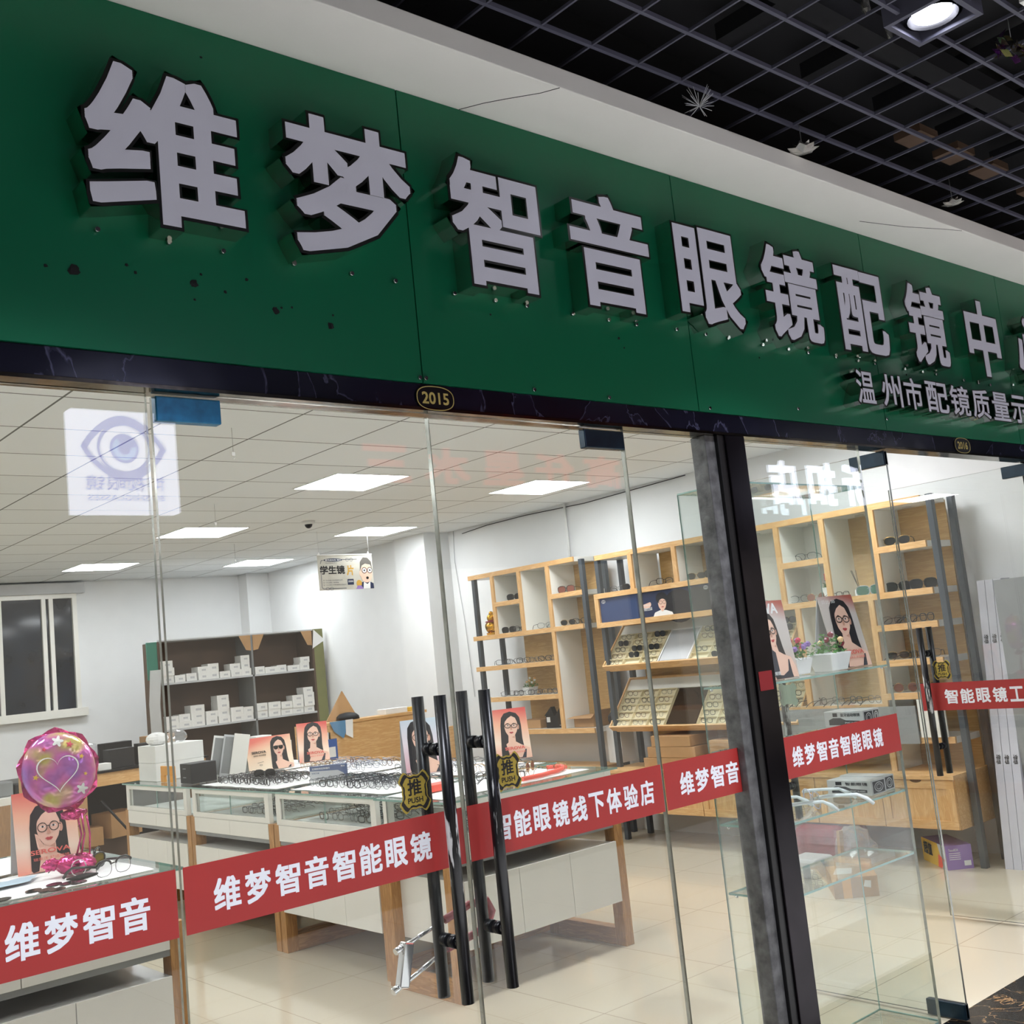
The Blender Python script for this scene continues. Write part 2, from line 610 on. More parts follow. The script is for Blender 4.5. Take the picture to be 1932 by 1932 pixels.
def put_text(mb, s, T, x0, x1, y0, y1, m=0, off=0.02, z=0.0, depth=0.0, fine=False):
    """Fit string s into the rectangle x0..x1, y0..y1 of frame T (local xy); off = stroke widening in em; depth > 0 extrudes along local z."""
    vs, fs = text_mesh(s)
    xs, ys = [p[0] for p in vs], [p[1] for p in vs]
    ax, bx, ay, by = min(xs) - off, max(xs) + off, min(ys) - off, max(ys) + off
    sx, sy = (x1 - x0) / (bx - ax), (y1 - y0) / (by - ay)
    idx = {}
    mp = [idx.setdefault((round(p[0], 6), round(p[1], 6)), i) for i, p in enumerate(vs)]
    cnt = set()
    for f in fs:
        for a, b in zip(f, f[1:] + f[:1]):
            cnt.add((mp[a], mp[b]))
    rim = [e for e in cnt if (e[1], e[0]) not in cnt]
    sh = [(0, 0)] if off <= 0 else [(0, 0)] + [(off * a, off * b) for a, b in (SQ16 if fine else SQ8)]
    for q, (ox, oy) in enumerate(sh):
        P = [(x0 + (p[0] + ox - ax) * sx, y0 + (p[1] + oy - ay) * sy) for p in vs]
        dz = z + depth + q * 0.00002
        mb.raw([(p[0], p[1], dz) for p in P], fs, m, False, T)
    if depth > 0:
        # one clean wall along the widened outline (edge offset off * (|nx| + |ny|), mitred)
        area = sum((vs[a][0] * vs[b][1] - vs[b][0] * vs[a][1]) for a, b in rim)
        nxt = {a: b for a, b in rim} if area > 0 else {b: a for a, b in rim}
        seen = set()
        for st in list(nxt):
            if st in seen:
                continue
            loop, k = [], st
            while k in nxt and k not in seen:
                seen.add(k)
                loop.append(vs[k])
                k = nxt[k]
            n = len(loop)
            if n < 3:
                continue
            L = []
            for i in range(n):
                p, q = loop[i], loop[(i + 1) % n]
                dx, dy = q[0] - p[0], q[1] - p[1]
                ln = math.hypot(dx, dy) or 1e-9
                nx, ny = dy / ln, -dx / ln
                L.append((nx, ny, nx * p[0] + ny * p[1] + off * (abs(nx) + abs(ny))))
            P = []
            for i in range(n):
                a_, b_ = L[i - 1], L[i]
                det = a_[0] * b_[1] - a_[1] * b_[0]
                if abs(det) < 0.12:
                    o_ = off * (abs(b_[0]) + abs(b_[1]))
                    P.append((loop[i][0] + b_[0] * o_, loop[i][1] + b_[1] * o_))
                else:
                    X_ = (a_[2] * b_[1] - a_[1] * b_[2]) / det
                    Y_ = (a_[0] * b_[2] - a_[2] * b_[0]) / det
                    d_ = math.hypot(X_ - loop[i][0], Y_ - loop[i][1])
                    if d_ > off * 1.6:
                        f_ = off * 1.6 / d_
                        X_, Y_ = loop[i][0] + (X_ - loop[i][0]) * f_, loop[i][1] + (Y_ - loop[i][1]) * f_
                    P.append((X_, Y_))
            P = [(x0 + (p[0] - ax) * sx, y0 + (p[1] - ay) * sy) for p in P]
            for i in range(n):
                pa, pb = P[i], P[(i + 1) % n]
                mb.raw([(pa[0], pa[1], z), (pb[0], pb[1], z), (pb[0], pb[1], z + depth), (pa[0], pa[1], z + depth)], [(0, 1, 2, 3)], m, False, T)


def frame(o, u, v):
    """4x4 with local x=u, y=v, z=u x v at origin o"""
    u, v = Vector(u).normalized(), Vector(v).normalized()
    n = u.cross(v)
    M_ = Matrix((u, v, n)).transposed().to_4x4()
    M_.translation = Vector(o)
    return M_


def ell(cx, cy, rx, ry, n=20, a0=0.0, a1=2 * PI, rot=0.0):
    pts = []
    for k in range(n):
        t = a0 + (a1 - a0) * k / (n if abs(a1 - a0 - 2 * PI) < 1e-6 else n - 1)
        x, y = rx * math.cos(t), ry * math.sin(t)
        pts.append((cx + x * math.cos(rot) - y * math.sin(rot), cy + x * math.sin(rot) + y * math.cos(rot)))
    return pts


def ring2(mb, T, cx, cy, rx, ry, wd, z, m, n=20, a0=0.0, a1=2 * PI):
    full = abs(a1 - a0 - 2 * PI) < 1e-6
    A, B = ell(cx, cy, rx, ry, n, a0, a1), ell(cx, cy, rx - wd, ry - wd, n, a0, a1)
    for k in range(n if full else n - 1):
        j = (k + 1) % n
        mb.flat([A[k], A[j], B[j], B[k]], T, z, m)


def line2(mb, T, p, q, wd, z, m):
    d = Vector((q[0] - p[0], q[1] - p[1])).normalized() * wd / 2
    mb.flat([(p[0] + d.y, p[1] - d.x), (q[0] + d.y, q[1] - d.x), (q[0] - d.y, q[1] + d.x), (p[0] - d.y, p[1] + d.x)], T, z, m)


def bxo(name, rng, m, parent=None, bevel=0.0, **kw):
    return MB().box(*rng).build(name, m, parent, bevel=bevel, **kw)


# ------------------------------------------------------------ the setting
GT = 2.275            # top of the door glass
ZC = 2.91             # shop ceiling
XW = 7.05             # right wall of the shop
YB = 10.3             # back wall
struct(bxo('floor', (-3.2, XW, 0.04, YB, -0.12, 0.0), m_floor))
struct(bxo('floor', (-6, 14, -0.55, 0.04, -0.12, 0.0), m_marble_floor))
struct(bxo('floor', (-6, 14, -4.2, -0.55, -0.12, 0.0), tiles('corridor_tiles', (222, 219, 212), (120, 114, 104), 0.8, 0.004, 0.25)))  # unseen floor, made pale to bounce lamp light up onto the soffit
struct(bxo('ceiling', (-3.2, XW, 0.06, YB, ZC, ZC + 0.06), m_ceil))
struct(bxo('wall_back', (-3.2, XW + 0.2, YB, YB + 0.15, -0.12, ZC + 0.06), m_wall))
struct(bxo('wall_right', (XW, XW + 0.15, 0.06, YB, -0.12, ZC + 0.06), m_wall))
struct(bxo('wall_right', (6.8, XW, 7.19, YB, 0, ZC), m_wall))
struct(bxo('wall_right', (6.73, XW, 6.65, 7.19, 0, ZC), m_wall))
struct(bxo('wall_back', (6.5, 6.8, 10.08, YB, 0, ZC), m_wall))
struct(bxo('wall_left', (-3.35, -3.2, 0.06, YB, -0.12, ZC + 0.06), m_wall))
# corridor: header wall behind the sign, beam, soffit and its fascia, dark void and open cell ceiling
struct(bxo('wall_front', (-6, 14, 0.02, 0.06, 2.30, 3.24), m_wall_front))
struct(bxo('wall_front', (-6, 14, -0.02, 0.06, 3.24, 3.9), m_dark))
struct(bxo('wall_front', (7.05, 14, 0.0, 0.06, 0.0, 2.30), m_wall_front))
struct(bxo('wall_front', (-6, -3.2, 0.0, 0.06, 0.0, 2.30), m_wall_front))
struct(bxo('trim_1', (-6, 14, -0.050, 0.02, 2.285, 2.352), m_marble, bevel=0.002))
struct(bxo('trim_2', (-6, 14, -0.055, 0.02, 2.276, 2.285), m_rail))
struct(bxo('trim_3', (-6, 14, -0.302, 0.02, 3.207, 3.272), m_wall_front, bevel=0.003))
struct(bxo('ceiling', (-6, 14, -4.4, -0.02, 3.72, 3.8), m_dark))
g = MB()
for k in range(72):
    x = -2.2 + 0.205 * k + 0.03
    for ya, yb in (((-4.2, -1.09), (-0.88, -0.03)) if k == 26 else ((-4.2, -0.03),)):
        g.box(x - 0.0035, x + 0.0035, ya, yb, 3.370, 3.380)
for k in range(20):
    y = -0.317 - 0.205 * k
    for xa, xb in (((-2.2, 3.03), (3.24, 12.5)) if k == 3 else ((-2.2, 12.5),)):
        g.box(xa, xb, y - 0.006, y + 0.006, 3.368, 3.382)
m_grid = mat('grid_paint', (84, 84, 98), 0.55)
struct(g.build('ceiling', m_grid))
# ducts and slabs faintly seen above the grid
g = MB()
for k in range(26):
    x = -1 + 0.5 * k
    g.box(x, x + 0.06, -4.0, -0.3, 3.60, 3.66)
for k in range(6):
    g.box(-2, 12, -0.7 - 0.6 * k, -0.62 - 0.6 * k, 3.52, 3.6)
struct(g.build('ceiling', mat('slab_dark', (8, 8, 13), 0.9)))
for k, (x, y) in enumerate([(3.95, -0.42), (4.25, -0.42), (4.55, -0.42), (5.0, -0.42), (5.3, -0.42), (5.62, -0.42), (4.3, -0.84)]):
    o = bxo('ceiling_plank', (x, x + 0.14, y - 0.08, y + 0.03, 3.42, 3.45), m_brownboard)
    tag(o, 'small brown board lying above the black corridor ceiling grid', 'board', 'brown boards above the corridor grid')

# green sign: three aluminium sheets, letters and fixings
sign = thing('shop_sign', 'long green shop sign board with large raised white Chinese characters', 'sign', (2.9, -0.055, 2.352))
for a, b in ((-6, 1.789), (1.793, 2.961), (2.965, 4.170), (4.174, 5.4), (5.404, 14)):
    MB().box(a, b, -0.055, 0.018, 2.353, 3.206).build('panel', m_green, sign)
random.seed(4)
for x, z, r in [(0.86, 2.53, .013), (1.14, 2.54, .010), (1.355, 2.50, .010), (1.51, 2.48, .009), (0.80, 2.53, .004), (0.98, 2.56, .004), (1.0, 2.545, .004), (1.22, 2.53, .004), (1.37, 2.51, .003), (1.40, 2.515, .003), (1.16, 2.565, .003), (1.28, 2.57, .004), (1.14, 2.50, .003), (1.52, 2.51, .003), (2.06, 2.58, .003), (2.6, 2.57, .005), (4.03, 2.6, .006), (4.4, 2.61, .005), (1.2, 3.13, .003), (2.62, 2.54, .003), (3.35, 2.58, .004)]:
    MB().ball((x, -0.0555, z), (r, 0.002, r * 0.9), 9, 5, wob=0.35).build('drill_hole', m_dark, sign)
for x in (1.80, 2.20, 2.52, 3.02, 3.55, 4.18, 1.78):
    MB().cyl((x, -0.061, 2.366 if x < 3.2 else 2.40), (x, -0.055, 2.366 if x < 3.2 else 2.40), 0.006, 8).build('screw', m_chrome, sign)
LET = [('维', .868, 1.258, 2.634, 3.020), ('梦', 1.365, 1.764, 2.634, 3.024), ('智', 1.885, 2.238, 2.628, 3.020), ('音', 2.350, 2.724, 2.628, 3.018), ('眼', 2.846, 3.206, 2.636, 3.000), ('镜', 3.328, 3.702, 2.634, 3.012), ('配', 3.812, 4.180, 2.636, 2.998), ('镜', 4.338, 4.684, 2.636, 3.010), ('中', 4.860, 5.192, 2.630, 3.010), ('心', 5.36, 5.70, 2.65, 2.985)]
FSIGN = frame((0, -0.0555, 0), (1, 0, 0), (0, 0, 1))
for ch, x0, x1, z0, z1 in LET:
    b = MB()
    put_text(b, ch, FSIGN, x0, x1, z0, z1, 0, off=0.037, depth=0.068, fine=True)
    bo = b.build('channel_letter', m_steel, sign)
    f = MB()
    rim = 0.010
    put_text(f, ch, FSIGN, x0 + 0.008, x1 - 0.008, z0 + 0.008, z1 - 0.008, 0, off=0.022, z=0.0698, fine=True)
    f.build('letter_face', m_white_acr, bo)
    r_ = MB()
    put_text(r_, ch, FSIGN, x0, x1, z0, z1, 0, off=0.037, z=0.0688, fine=True)
    r_.build('letter_trim', m_steel_dark, bo)
    for q in (0.12, 0.55, 0.9):
        MB().cyl((x0 + (x1 - x0) * q, -0.066, z0 - 0.004), (x0 + (x1 - x0) * q, -0.0555, z0 - 0.004), 0.006, 7).build('fixing', m_chrome, bo)
xs = [(3.866, 4.006), (4.051, 4.214), (4.228, 4.382), (4.406, 4.600), (4.614, 4.795), (4.812, 4.987), (5.005, 5.184), (5.198, 5.365), (5.385, 5.55)]
for ch, (x0, x1) in zip('温州市配镜质量示范', xs):
    b = MB()
    put_text(b, ch, FSIGN, x0, x1, 2.428, 2.572, 0, off=0.030, depth=0.068)
    bo = b.build('channel_letter', m_steel, sign)
    f = MB()
    put_text(f, ch, FSIGN, x0 + 0.005, x1 - 0.005, 2.433, 2.567, 0, off=0.012, z=0.0695)
    f.build('letter_face', m_white_acr, bo)
    r_ = MB()
    put_text(r_, ch, FSIGN, x0, x1, 2.428, 2.572, 0, off=0.034, z=0.0686)
    r_.build('letter_trim', m_ink, bo)

# cracks in the soffit
for pts in ([(2.02, -.055, 3.2065), (2.06, -.12, 3.2065), (2.10, -.17, 3.2065), (2.17, -.25, 3.2065), (2.2, -.302, 3.2065)], [(4.05, -.14, 3.2065), (4.3, -.2, 3.2065), (4.5, -.27, 3.2065), (4.6, -.3, 3.2065)]):
    struct(MB().tube(pts, 0.0012, 4).build('trim_4', m_ink))

# number plates on the beam
for num, cx, cz in (('2015', 1.829, 2.312), ('2016', 4.806, 2.317)):
    T = frame((cx, -0.0505, cz), (1, 0, 0), (0, 0, 1))
    hw, hh = (0.066, 0.036) if num == '2015' else (0.072, 0.037)
    out = []
    for k in range(40):
        t = 2 * PI * k / 40
        c_, s_ = math.cos(t), math.sin(t)
        rr = 1 / (abs(c_) ** 2.6 + abs(s_) ** 2.6) ** (1 / 2.6)
        out.append((hw * rr * c_, hh * rr * s_))
    t_ = thing('number_plate', 'black oval plate with gold number %s on the beam over the %s doors' % (num, 'closed' if num == '2015' else 'open'), 'number plate', (cx, -0.0505, cz - hh))
    MB().prism(out, T, 0.004).build('plate', m_black, t_)
    b = MB()
    for k in range(40):
        j = (k + 1) % 40
        b.flat([(out[k][0] * .97, out[k][1] * .95), (out[j][0] * .97, out[j][1] * .95), (out[j][0] * .93, out[j][1] * .89), (out[k][0] * .93, out[k][1] * .89)], T, 0.0046)
    put_text(b, num, T, -0.046, 0.046, -0.017, 0.017, 0, off=0.02, z=0.0046)
    b.build('numerals', m_goldtxt, t_)

# ------------------------------------------------------------ glazing: fixed panes and doors
def pane(name, x0, x1, z0=0.012, z1=GT, y=0.0):
    o = MB().box(x0, x1, y - 0.006, y + 0.006, z0, z1, 0, edge=1).build(name, [m_glass, m_gedge_dark], origin=(x0, y, z0))
    return struct(o)


pane('window_1', -0.75, 1.028)
pane('window_2', -2.6, -0.76)
pane('window_3', 2.622, 3.045)
pane('window_4', 3.195, 4.016)
# metal post between the two bays
post = MB()
post.box(3.0, 3.052, -0.035, 0.03, 0.0, 2.276, 2)
post.box(3.052, 3.088, -0.048, 0.04, 0.0, 2.276, 1)
post.box(3.088, 3.195, -0.056, 0.05, 0.0, 2.276, 0)
m_post = mat('post_dark_steel', (34, 30, 34), 0.16, 0.75, var=0.4, scale=9)
m_post2 = mat('post_black', (10, 10, 11), 0.4)
m_post3 = mat('post_scuffed', (96, 96, 96), 0.5, 0.4, var=0.45, scale=24, bump=0.5)
struct(post.build('trim_5', [m_post, m_post2, m_post3], bevel=0.003))


def handle(parent, x, z0, z1, worn):
    """pull bar pair through the glass, local frame of the door (glass in plane y=0)"""
    zs = (z1 - (z1 - z0) * 0.18, z0 + (z1 - z0) * 0.19)
    for k, yy in enumerate((-0.05, 0.05)):
        b = MB().cyl((x, yy, z0), (x, yy, z1), 0.0165, 20)
        mm = worn if k == 0 else m_black
        hb = b.build('pull_bar', mm, parent, world=False)
    s_ = MB()
    for z in zs:
        s_.cyl((x, -0.05, z), (x, 0.05, z), 0.010, 12, 1)
        s_.cyl((x, -0.030, z), (x, -0.006, z), 0.017, 16, 0)
        s_.cyl((x, 0.006, z), (x, 0.030, z), 0.017, 16, 0)
    s_.build('standoff', [m_black, m_chrome], parent, world=False)


def door(name, org, rotz, wdt, hx, patch_x, patch_mat, worn, bottom=True):
    """leaf in local xz plane from x=0 to wdt; origin at the floor"""
    d = bpy.data.objects.new(name, None)
    COL.objects.link(d)
    d.location = org
    d.rotation_euler = (0, 0, rotz)
    ORG[d.name] = Vector(org)
    struct(d)
    MB().box(0, wdt, -0.006, 0.006, 0.012, GT - 0.006, 0, edge=1).build('glass_leaf', [m_glass, m_gedge_dark], d, world=False)
    a, b = patch_x
    MB().box(a, b, -0.014, 0.014, GT - 0.064, GT - 0.004).build('patch_fitting', patch_mat, d, world=False, bevel=0.003)
    if bottom:
        MB().box(a, b, -0.014, 0.014, 0.005, 0.065).build('patch_fitting', patch_mat, d, world=False, bevel=0.003)
    handle(d, hx, 0.737, 1.510, worn)
    return d


wl = worn_black('worn_bar_a', 0.95, 1.27, 0.12)
wr = worn_black('worn_bar_b', 0.98, 1.34, 0.05)
w3 = worn_black('worn_bar_c', 1.0, 1.33, 0.10)
w4 = worn_black('worn_bar_d', 1.0, 1.30, 0.10)
door('door_1', (1.040, 0, 0), 0.0, 0.790, 0.712, (0.006, 0.168), m_blue_patch, wl)
door('door_2', (1.836, 0, 0), 0.0, 0.778, 0.066, (0.600, 0.778), m_navy_patch, wr)
# right bay: both leaves stand open at right angles into the shop
door('door_3', (4.175, -0.03, 0), PI / 2, 0.79, 0.70, (0.0, 0.165), m_navy_patch, w4)
door('door_4', (5.53, 0.752, 0), -PI / 2, 0.79, 0.085, (0.635, 0.79), m_navy_patch, w3)
# jamb beyond the right bay
struct(bxo('trim_6', (5.60, 5.70, -0.05, 0.05, 0.0, 2.276), m_post))
pane('window_5', 5.70, 7.05)

# red strips with white characters stuck on the glass
STRIPS = [
    ('维梦智音', 0.30, 1.027, (0.672, 0.967), (1, 0, 0), (0, -0.0062, 0), 'red strip with four white characters on the fixed pane at the far left'),
    ('维梦智音智能眼镜', 1.044, 1.822, (1.112, 1.716), (1, 0, 0), (0, -0.0062, 0), 'red strip with eight white characters on the closed left door leaf'),
    ('智能眼镜线下体验店', 1.840, 2.612, (1.925, 2.572), (1, 0, 0), (0, -0.0062, 0), 'red strip with nine white characters on the closed right door leaf'),
    ('维梦智音', 2.624, 3.088, (2.694, 2.992), (1, 0, 0), (0, -0.0062, 0), 'red strip with four white characters just left of the dark metal post'),
    ('维梦智音智能眼镜', 3.205, 4.014, (3.298, 3.892), (1, 0, 0), (0, -0.0062, 0), 'red strip with eight white characters just right of the dark metal post'),
]
for s_, x0, x1, (c0, c1), u, o_, lab in STRIPS:
    T = frame(o_, u, (0, 0, 1))
    t_ = thing('glass_strip', lab, 'sticker', (x0, o_[1], 1.065))
    MB().prism([(x0, 1.065), (x1, 1.065), (x1, 1.209), (x0, 1.209)], T, 0.0006).build('vinyl', m_red, t_)
    b = MB()
    n = len(s_)
    pitch = (c1 - c0) / (n - 0.12) if n > 1 else c1 - c0
    for k, ch in enumerate(s_):
        xa = c0 + pitch * k
        put_text(b, ch, T, xa, xa + pitch * 0.87 if n < 8 else xa + pitch * 0.85, 1.098, 1.170, 0, off=0.026, z=0.0008)
    b.build('characters', m_white, t_)
T = frame((5.5238, 0, 0), (0, -1, 0), (0, 0, 1))          # on door_4, facing the corridor side
t_ = thing('glass_strip', 'red strip with white characters on the open glass door at the right', 'sticker', (5.5238, 0.37, 1.07))
MB().prism([(-0.738, 1.070), (0.02, 1.070), (0.02, 1.214), (-0.738, 1.214)], T, 0.0006).build('vinyl', m_red, t_)
b = MB()
for k, ch in enumerate('智能眼镜工厂店'):
    put_text(b, ch, T, -0.60 + 0.0865 * k, -0.60 + 0.0865 * k + 0.073, 1.103, 1.178, 0, off=0.026, z=0.0008)
b.build('characters', m_white, t_)


# scalloped gold PUSH stickers
def push_outline(hw, hh):
    q = [(0.82, 0), (0.80, 0.2), (0.84, 0.36), (0.97, 0.48), (1.0, 0.60), (0.92, 0.70), (0.87, 0.80), (0.76, 0.92), (0.64, 1.0), (0.52, 0.95), (0.42, 0.85), (0.22, 0.80), (0, 0.84)]
    full = q + [(-x, y) for x, y in q[-2::-1]]
    full = full + [(x, -y) for x, y in full[-2:0:-1]]
    return [(hw * x, hh * y) for x, y in full]


def push_sticker(T, base, label, seen_from_back=False):
    t_ = thing('push_sticker', label, 'sticker', base)
    o_ = push_outline(0.049, 0.052)
    MB().prism(o_, T, 0.0008).build('plate', m_gold if not seen_from_back else mat('sticker_back', (150, 168, 150), 0.6), t_)
    if seen_from_back:
        return
    b = MB()
    n = len(o_)
    for k in range(n):
        j = (k + 1) % n
        w0, w1 = (.80 - .10 * (abs(o_[q][0]) / .049 * abs(o_[q][1]) / .052) for q in (k, j))
        b.flat([(o_[k][0] * .91, o_[k][1] * .91), (o_[j][0] * .91, o_[j][1] * .91), (o_[j][0] * w1, o_[j][1] * w1), (o_[k][0] * w0, o_[k][1] * w0)], T, 0.0012, 0)
    put_text(b, '推', T, -0.022, 0.022, -0.009, 0.032, 0, off=0.02, z=0.0012)
    put_text(b, 'PUSH', T, -0.024, 0.024, -0.028, -0.014, 0, off=0.02, z=0.0012)
    b.build('lettering', m_ink, t_)


push_sticker(frame((1.677, -0.0062, 1.273), (1, 0, 0), (0, 0, 1)), (1.677, -0.006, 1.22), 'scalloped gold sticker with push lettering left of the left pull handle')
push_sticker(frame((1.993, -0.0062, 1.278), (1, 0, 0), (0, 0, 1)), (1.993, -0.006, 1.22), 'scalloped gold sticker with push lettering half behind the second door handle')
push_sticker(frame((5.5238, 0.594, 1.280), (0, -1, 0), (0, 0, 1)), (5.5238, 0.594, 1.22), 'scalloped gold sticker with push lettering on the open door at the right')
push_sticker(frame((4.168, 0.602, 1.290), (0, -1, 0), (0, 0, 1)), (4.168, 0.602, 1.23), 'pale back of a scalloped sticker on the open left leaf behind the glass cabinet', True)

# U-shaped bicycle lock hung on the lower standoffs of the closed doors
lk = thing('bicycle_lock', 'chrome U-lock with a red sleeve hooked through the two door handles', 'lock', (1.79, 0.075, 0.80))
b = MB()
b.tube([(1.645, .075, .880), (1.80, .085, .915)], 0.006, 8)
b.tube([(1.645, .075, .790), (1.80, .085, .842)], 0.006, 8)
b.cyl((1.628, .072, .876), (1.66, .076, .885), 0.009, 10)
b.cyl((1.610, .072, .782), (1.65, .076, .796), 0.010, 10)
b.build('shackle', m_chrome, lk)
MB().box(-0.016, 0.016, -0.012, 0.012, -0.055, 0.055, T=Matrix.Translation((1.655, .075, .838)) @ Matrix.Rotation(0.25, 4, 'Y')).build('lock_body', m_chrome, lk, bevel=0.004)
MB().tube([(1.80, .085, .915), (1.885, .085, .936), (1.945, .08, .935), (1.958, .078, .905), (1.94, .08, .868), (1.885, .085, .855), (1.80, .085, .842)], 0.011, 10).build('sleeve', mat('red_rubber', (150, 22, 30), 0.4), lk)


# ------------------------------------------------------------ lights of the shop: square panels in the tile grid
def ceiling_panel(x, y):
    t_ = thing('ceiling_light', 'square white light panel set flush in the tiled shop ceiling', 'ceiling light', (x, y, ZC), group='shop ceiling light panels')
    MB().box(x + .008, x + .592, y + .008, y + .592, ZC - .004, ZC - .001).build('diffuser', m_panel, t_)
    b = MB()
    b.box(x, x + .6, y, y + .008, ZC - .006, ZC)
    b.box(x, x + .6, y + .592, y + .6, ZC - .006, ZC)
    b.box(x, x + .008, y + .008, y + .592, ZC - .006, ZC)
    b.box(x + .592, x + .6, y + .008, y + .592, ZC - .006, ZC)
    b.build('rim', m_paper, t_)
    return t_


PL = {(3.96, 3.82): 'second row from the glass, above the left counter column', (5.76, 3.82): 'second row from the glass, nearer the wooden racks',
      (3.96, 6.22): 'third row from the glass, on the left', (5.76, 6.22): 'third row from the glass, above the hanging poster',
      (3.96, 8.62): 'last row before the back wall, on the left', (5.76, 8.62): 'last row before the back wall, on the right'}
for (x, y), s_ in PL.items():
    o = ceiling_panel(x, y)
    o['label'] = 'square white ceiling light panel, ' + s_
    del o['group']
    o['group'] = 'shop ceiling light panels'
for x, y in ((3.96, 1.42), (5.76, 1.42), (2.16, 1.42), (0.36, 1.42), (0.36, 3.82), (0.36, 6.22), (0.36, 8.62), (-1.44, 3.82), (-1.44, 6.22)):  # none in view; those left of the seen columns added to light the counters
    ceiling_panel(x, y)

# LED strips added unseen behind the header to brighten the counter fronts
E_led = emit('led_strip', (250, 251, 255), LED_E)
for xa, xb in ((0.3, 2.3), (2.7, 4.7)):
    t_ = thing('led_strip', 'LED strip light fixed inside the shop above the glass doors', 'strip light', (xa, .16, 2.52), group='LED strips above the doors')
    MB().box(xa, xb, .13, .19, 2.545, 2.57).build('housing', m_alu, t_)
    MB().box(xa + .01, xb - .01, .135, .185, 2.535, 2.545).build('diffuser', E_led, t_)

# corridor downlights: square gimbal frames in the open cell ceiling
E_lamp = emit('lamp_disc', (236, 238, 255), 28.0)


def downlight(x, y):
    t_ = thing('downlight', 'round white lamp in a square black frame in the dark corridor ceiling', 'downlight', (x, y, 3.36), group='corridor downlights')
    b = MB()
    h_ = 0.105
    for a0, a1, b0, b1 in ((-h_, h_, -h_, -h_ + .016), (-h_, h_, h_ - .016, h_), (-h_, -h_ + .016, -h_ + .016, h_ - .016), (h_ - .016, h_, -h_ + .016, h_ - .016)):
        b.box(x + a0, x + a1, y + b0, y + b1, 3.352, 3.44)
    b.build('frame', m_grid, t_)
    b = MB()
    for r0, r1, z0, z1 in ((.086, .078, 3.37, 3.40), (.074, .062, 3.365, 3.41)):
        b.lathe([(r0, z0 - 3.38), (r1, z1 - 3.38)], (x, y, 3.38), 24, 0, False)
    b.build('gimbal_ring', m_black, t_)
    MB().cyl((x, y, 3.372), (x, y, 3.40), 0.058, 24).build('lamp', E_lamp, t_)
    ld = bpy.data.lights.new('downlight_beam', 'SPOT')
    ld.energy = LAMP_W
    ld.spot_size = 1.65
    ld.spot_blend = 0.8
    ld.shadow_soft_size = 0.055
    ld.color = (0.86, 0.89, 1.0)
    lo = bpy.data.objects.new('downlight_beam', ld)
    COL.objects.link(lo)
    lo.location = (x, y, 3.362)
    return t_


for x, y in ((0.7, -0.985), (3.135, -0.985), (5.6, -0.985), (8.0, -0.985), (0.7, -2.6), (3.135, -2.6), (5.6, -2.6), (8.0, -2.6)):  # only one is in view; the unseen rest added to light the corridor
    downlight(x, y)

# shops across the corridor: dark front, lit show windows and lit signs, seen mirrored in the glass
YO = -3.9
struct(bxo('wall_opposite', (-6, 14, YO - 0.25, YO - 0.1, 0, 3.8), mat('opposite_dark', (40, 38, 40), 0.6)))
m_show = emit('lit_show_window', (255, 244, 228), FACADE_E)
for k in range(6):
    x = -4.2 + 2.9 * k
    o = bxo('display_window', (x, x + 2.3, YO - 0.1, YO - 0.06, 0.55, 2.25), m_show)
    tag(o, 'lit show window of a shop across the corridor', 'shop window', 'lit windows across the corridor')
TS = frame((0, YO + 0.0, 0), (-1, 0, 0), (0, 0, 1))      # local x runs to world -x
E_sign = emit('sign_lit_white', (226, 230, 255), SIGN_E)
E_signb = emit('sign_lit_blue', (120, 130, 216), SIGN_E * 0.9)
E_signl = emit('sign_lit_pale_blue', (150, 178, 245), SIGN_E * 0.95)
t_ = thing('eye_light_box', 'square lit light box with a blue eye emblem, mirrored in the door glass', 'light box', (2.56, YO, 2.64))
x0, x1, z0, z1 = -2.875, -2.245, 2.645, 3.255
MB().box(-x1, -x0, YO - 0.1, YO, z0, z1).build('box', E_sign, t_)
b = MB()
cx, cz = -2.55, 3.03


def band(P, Q, m, z=0.002):
    for k in range(len(P) - 1):
        b.flat([P[k], P[k + 1], Q[k + 1], Q[k]], TS, z, m)


up = [(cx - .26 + .52 * k / 20, cz + .20 * math.sin(PI * k / 20) ** 0.8) for k in range(21)]
upi = [(cx - .215 + .43 * k / 20, cz + .158 * math.sin(PI * k / 20) ** 0.8) for k in range(21)]
band(up, upi, 0)
band([(p[0], 2 * cz - p[1]) for p in up], [(p[0], 2 * cz - p[1]) for p in upi], 0)
ring2(b, TS, cx, cz, .165, .158, .022, .003, 0, 40)
ring2(b, TS, cx, cz, .090, .090, .09, .003, 0, 30, -PI * 1.0 + .9 + PI, PI * 2.15)
b.flat(ell(cx, cz, .09, .09, 30, -1.3 * PI, .35 * PI) + [(cx - .01, cz + .02)], TS, .003, 0)
ring2(b, TS, cx, cz, .073, .073, .035, .004, 1, 24, -1.05 * PI, .3 * PI)
put_text(b, '博视眼镜', TS, cx - .24, cx + .24, 2.775, 2.865, 0, off=0.015, z=.003)
put_text(b, 'BOSHIGLASSES', TS, cx - .23, cx + .23, 2.715, 2.75, 0, off=0.01, z=.003)
b.build('emblem', [E_signb, E_signl], t_)
t_ = thing('lit_sign', 'white lit Chinese letters of a shop across the corridor, mirrored in the right pane', 'sign', (9.7, YO, 2.74))
b = MB()
for k, ch in enumerate('折扣店'):
    xa = -10.6 + 0.64 * k
    put_text(b, ch, TS, xa, xa + .5, 2.745, 3.19, 0, off=0.045, z=.05)
b.build('characters', emit('sign_lit_white_b', (232, 236, 255), SIGN_E), t_)
t_ = thing('lit_sign', 'red lit Chinese letters of a shop across the corridor, faintly mirrored in the doors', 'sign', (5.4, YO, 2.86))
b = MB()
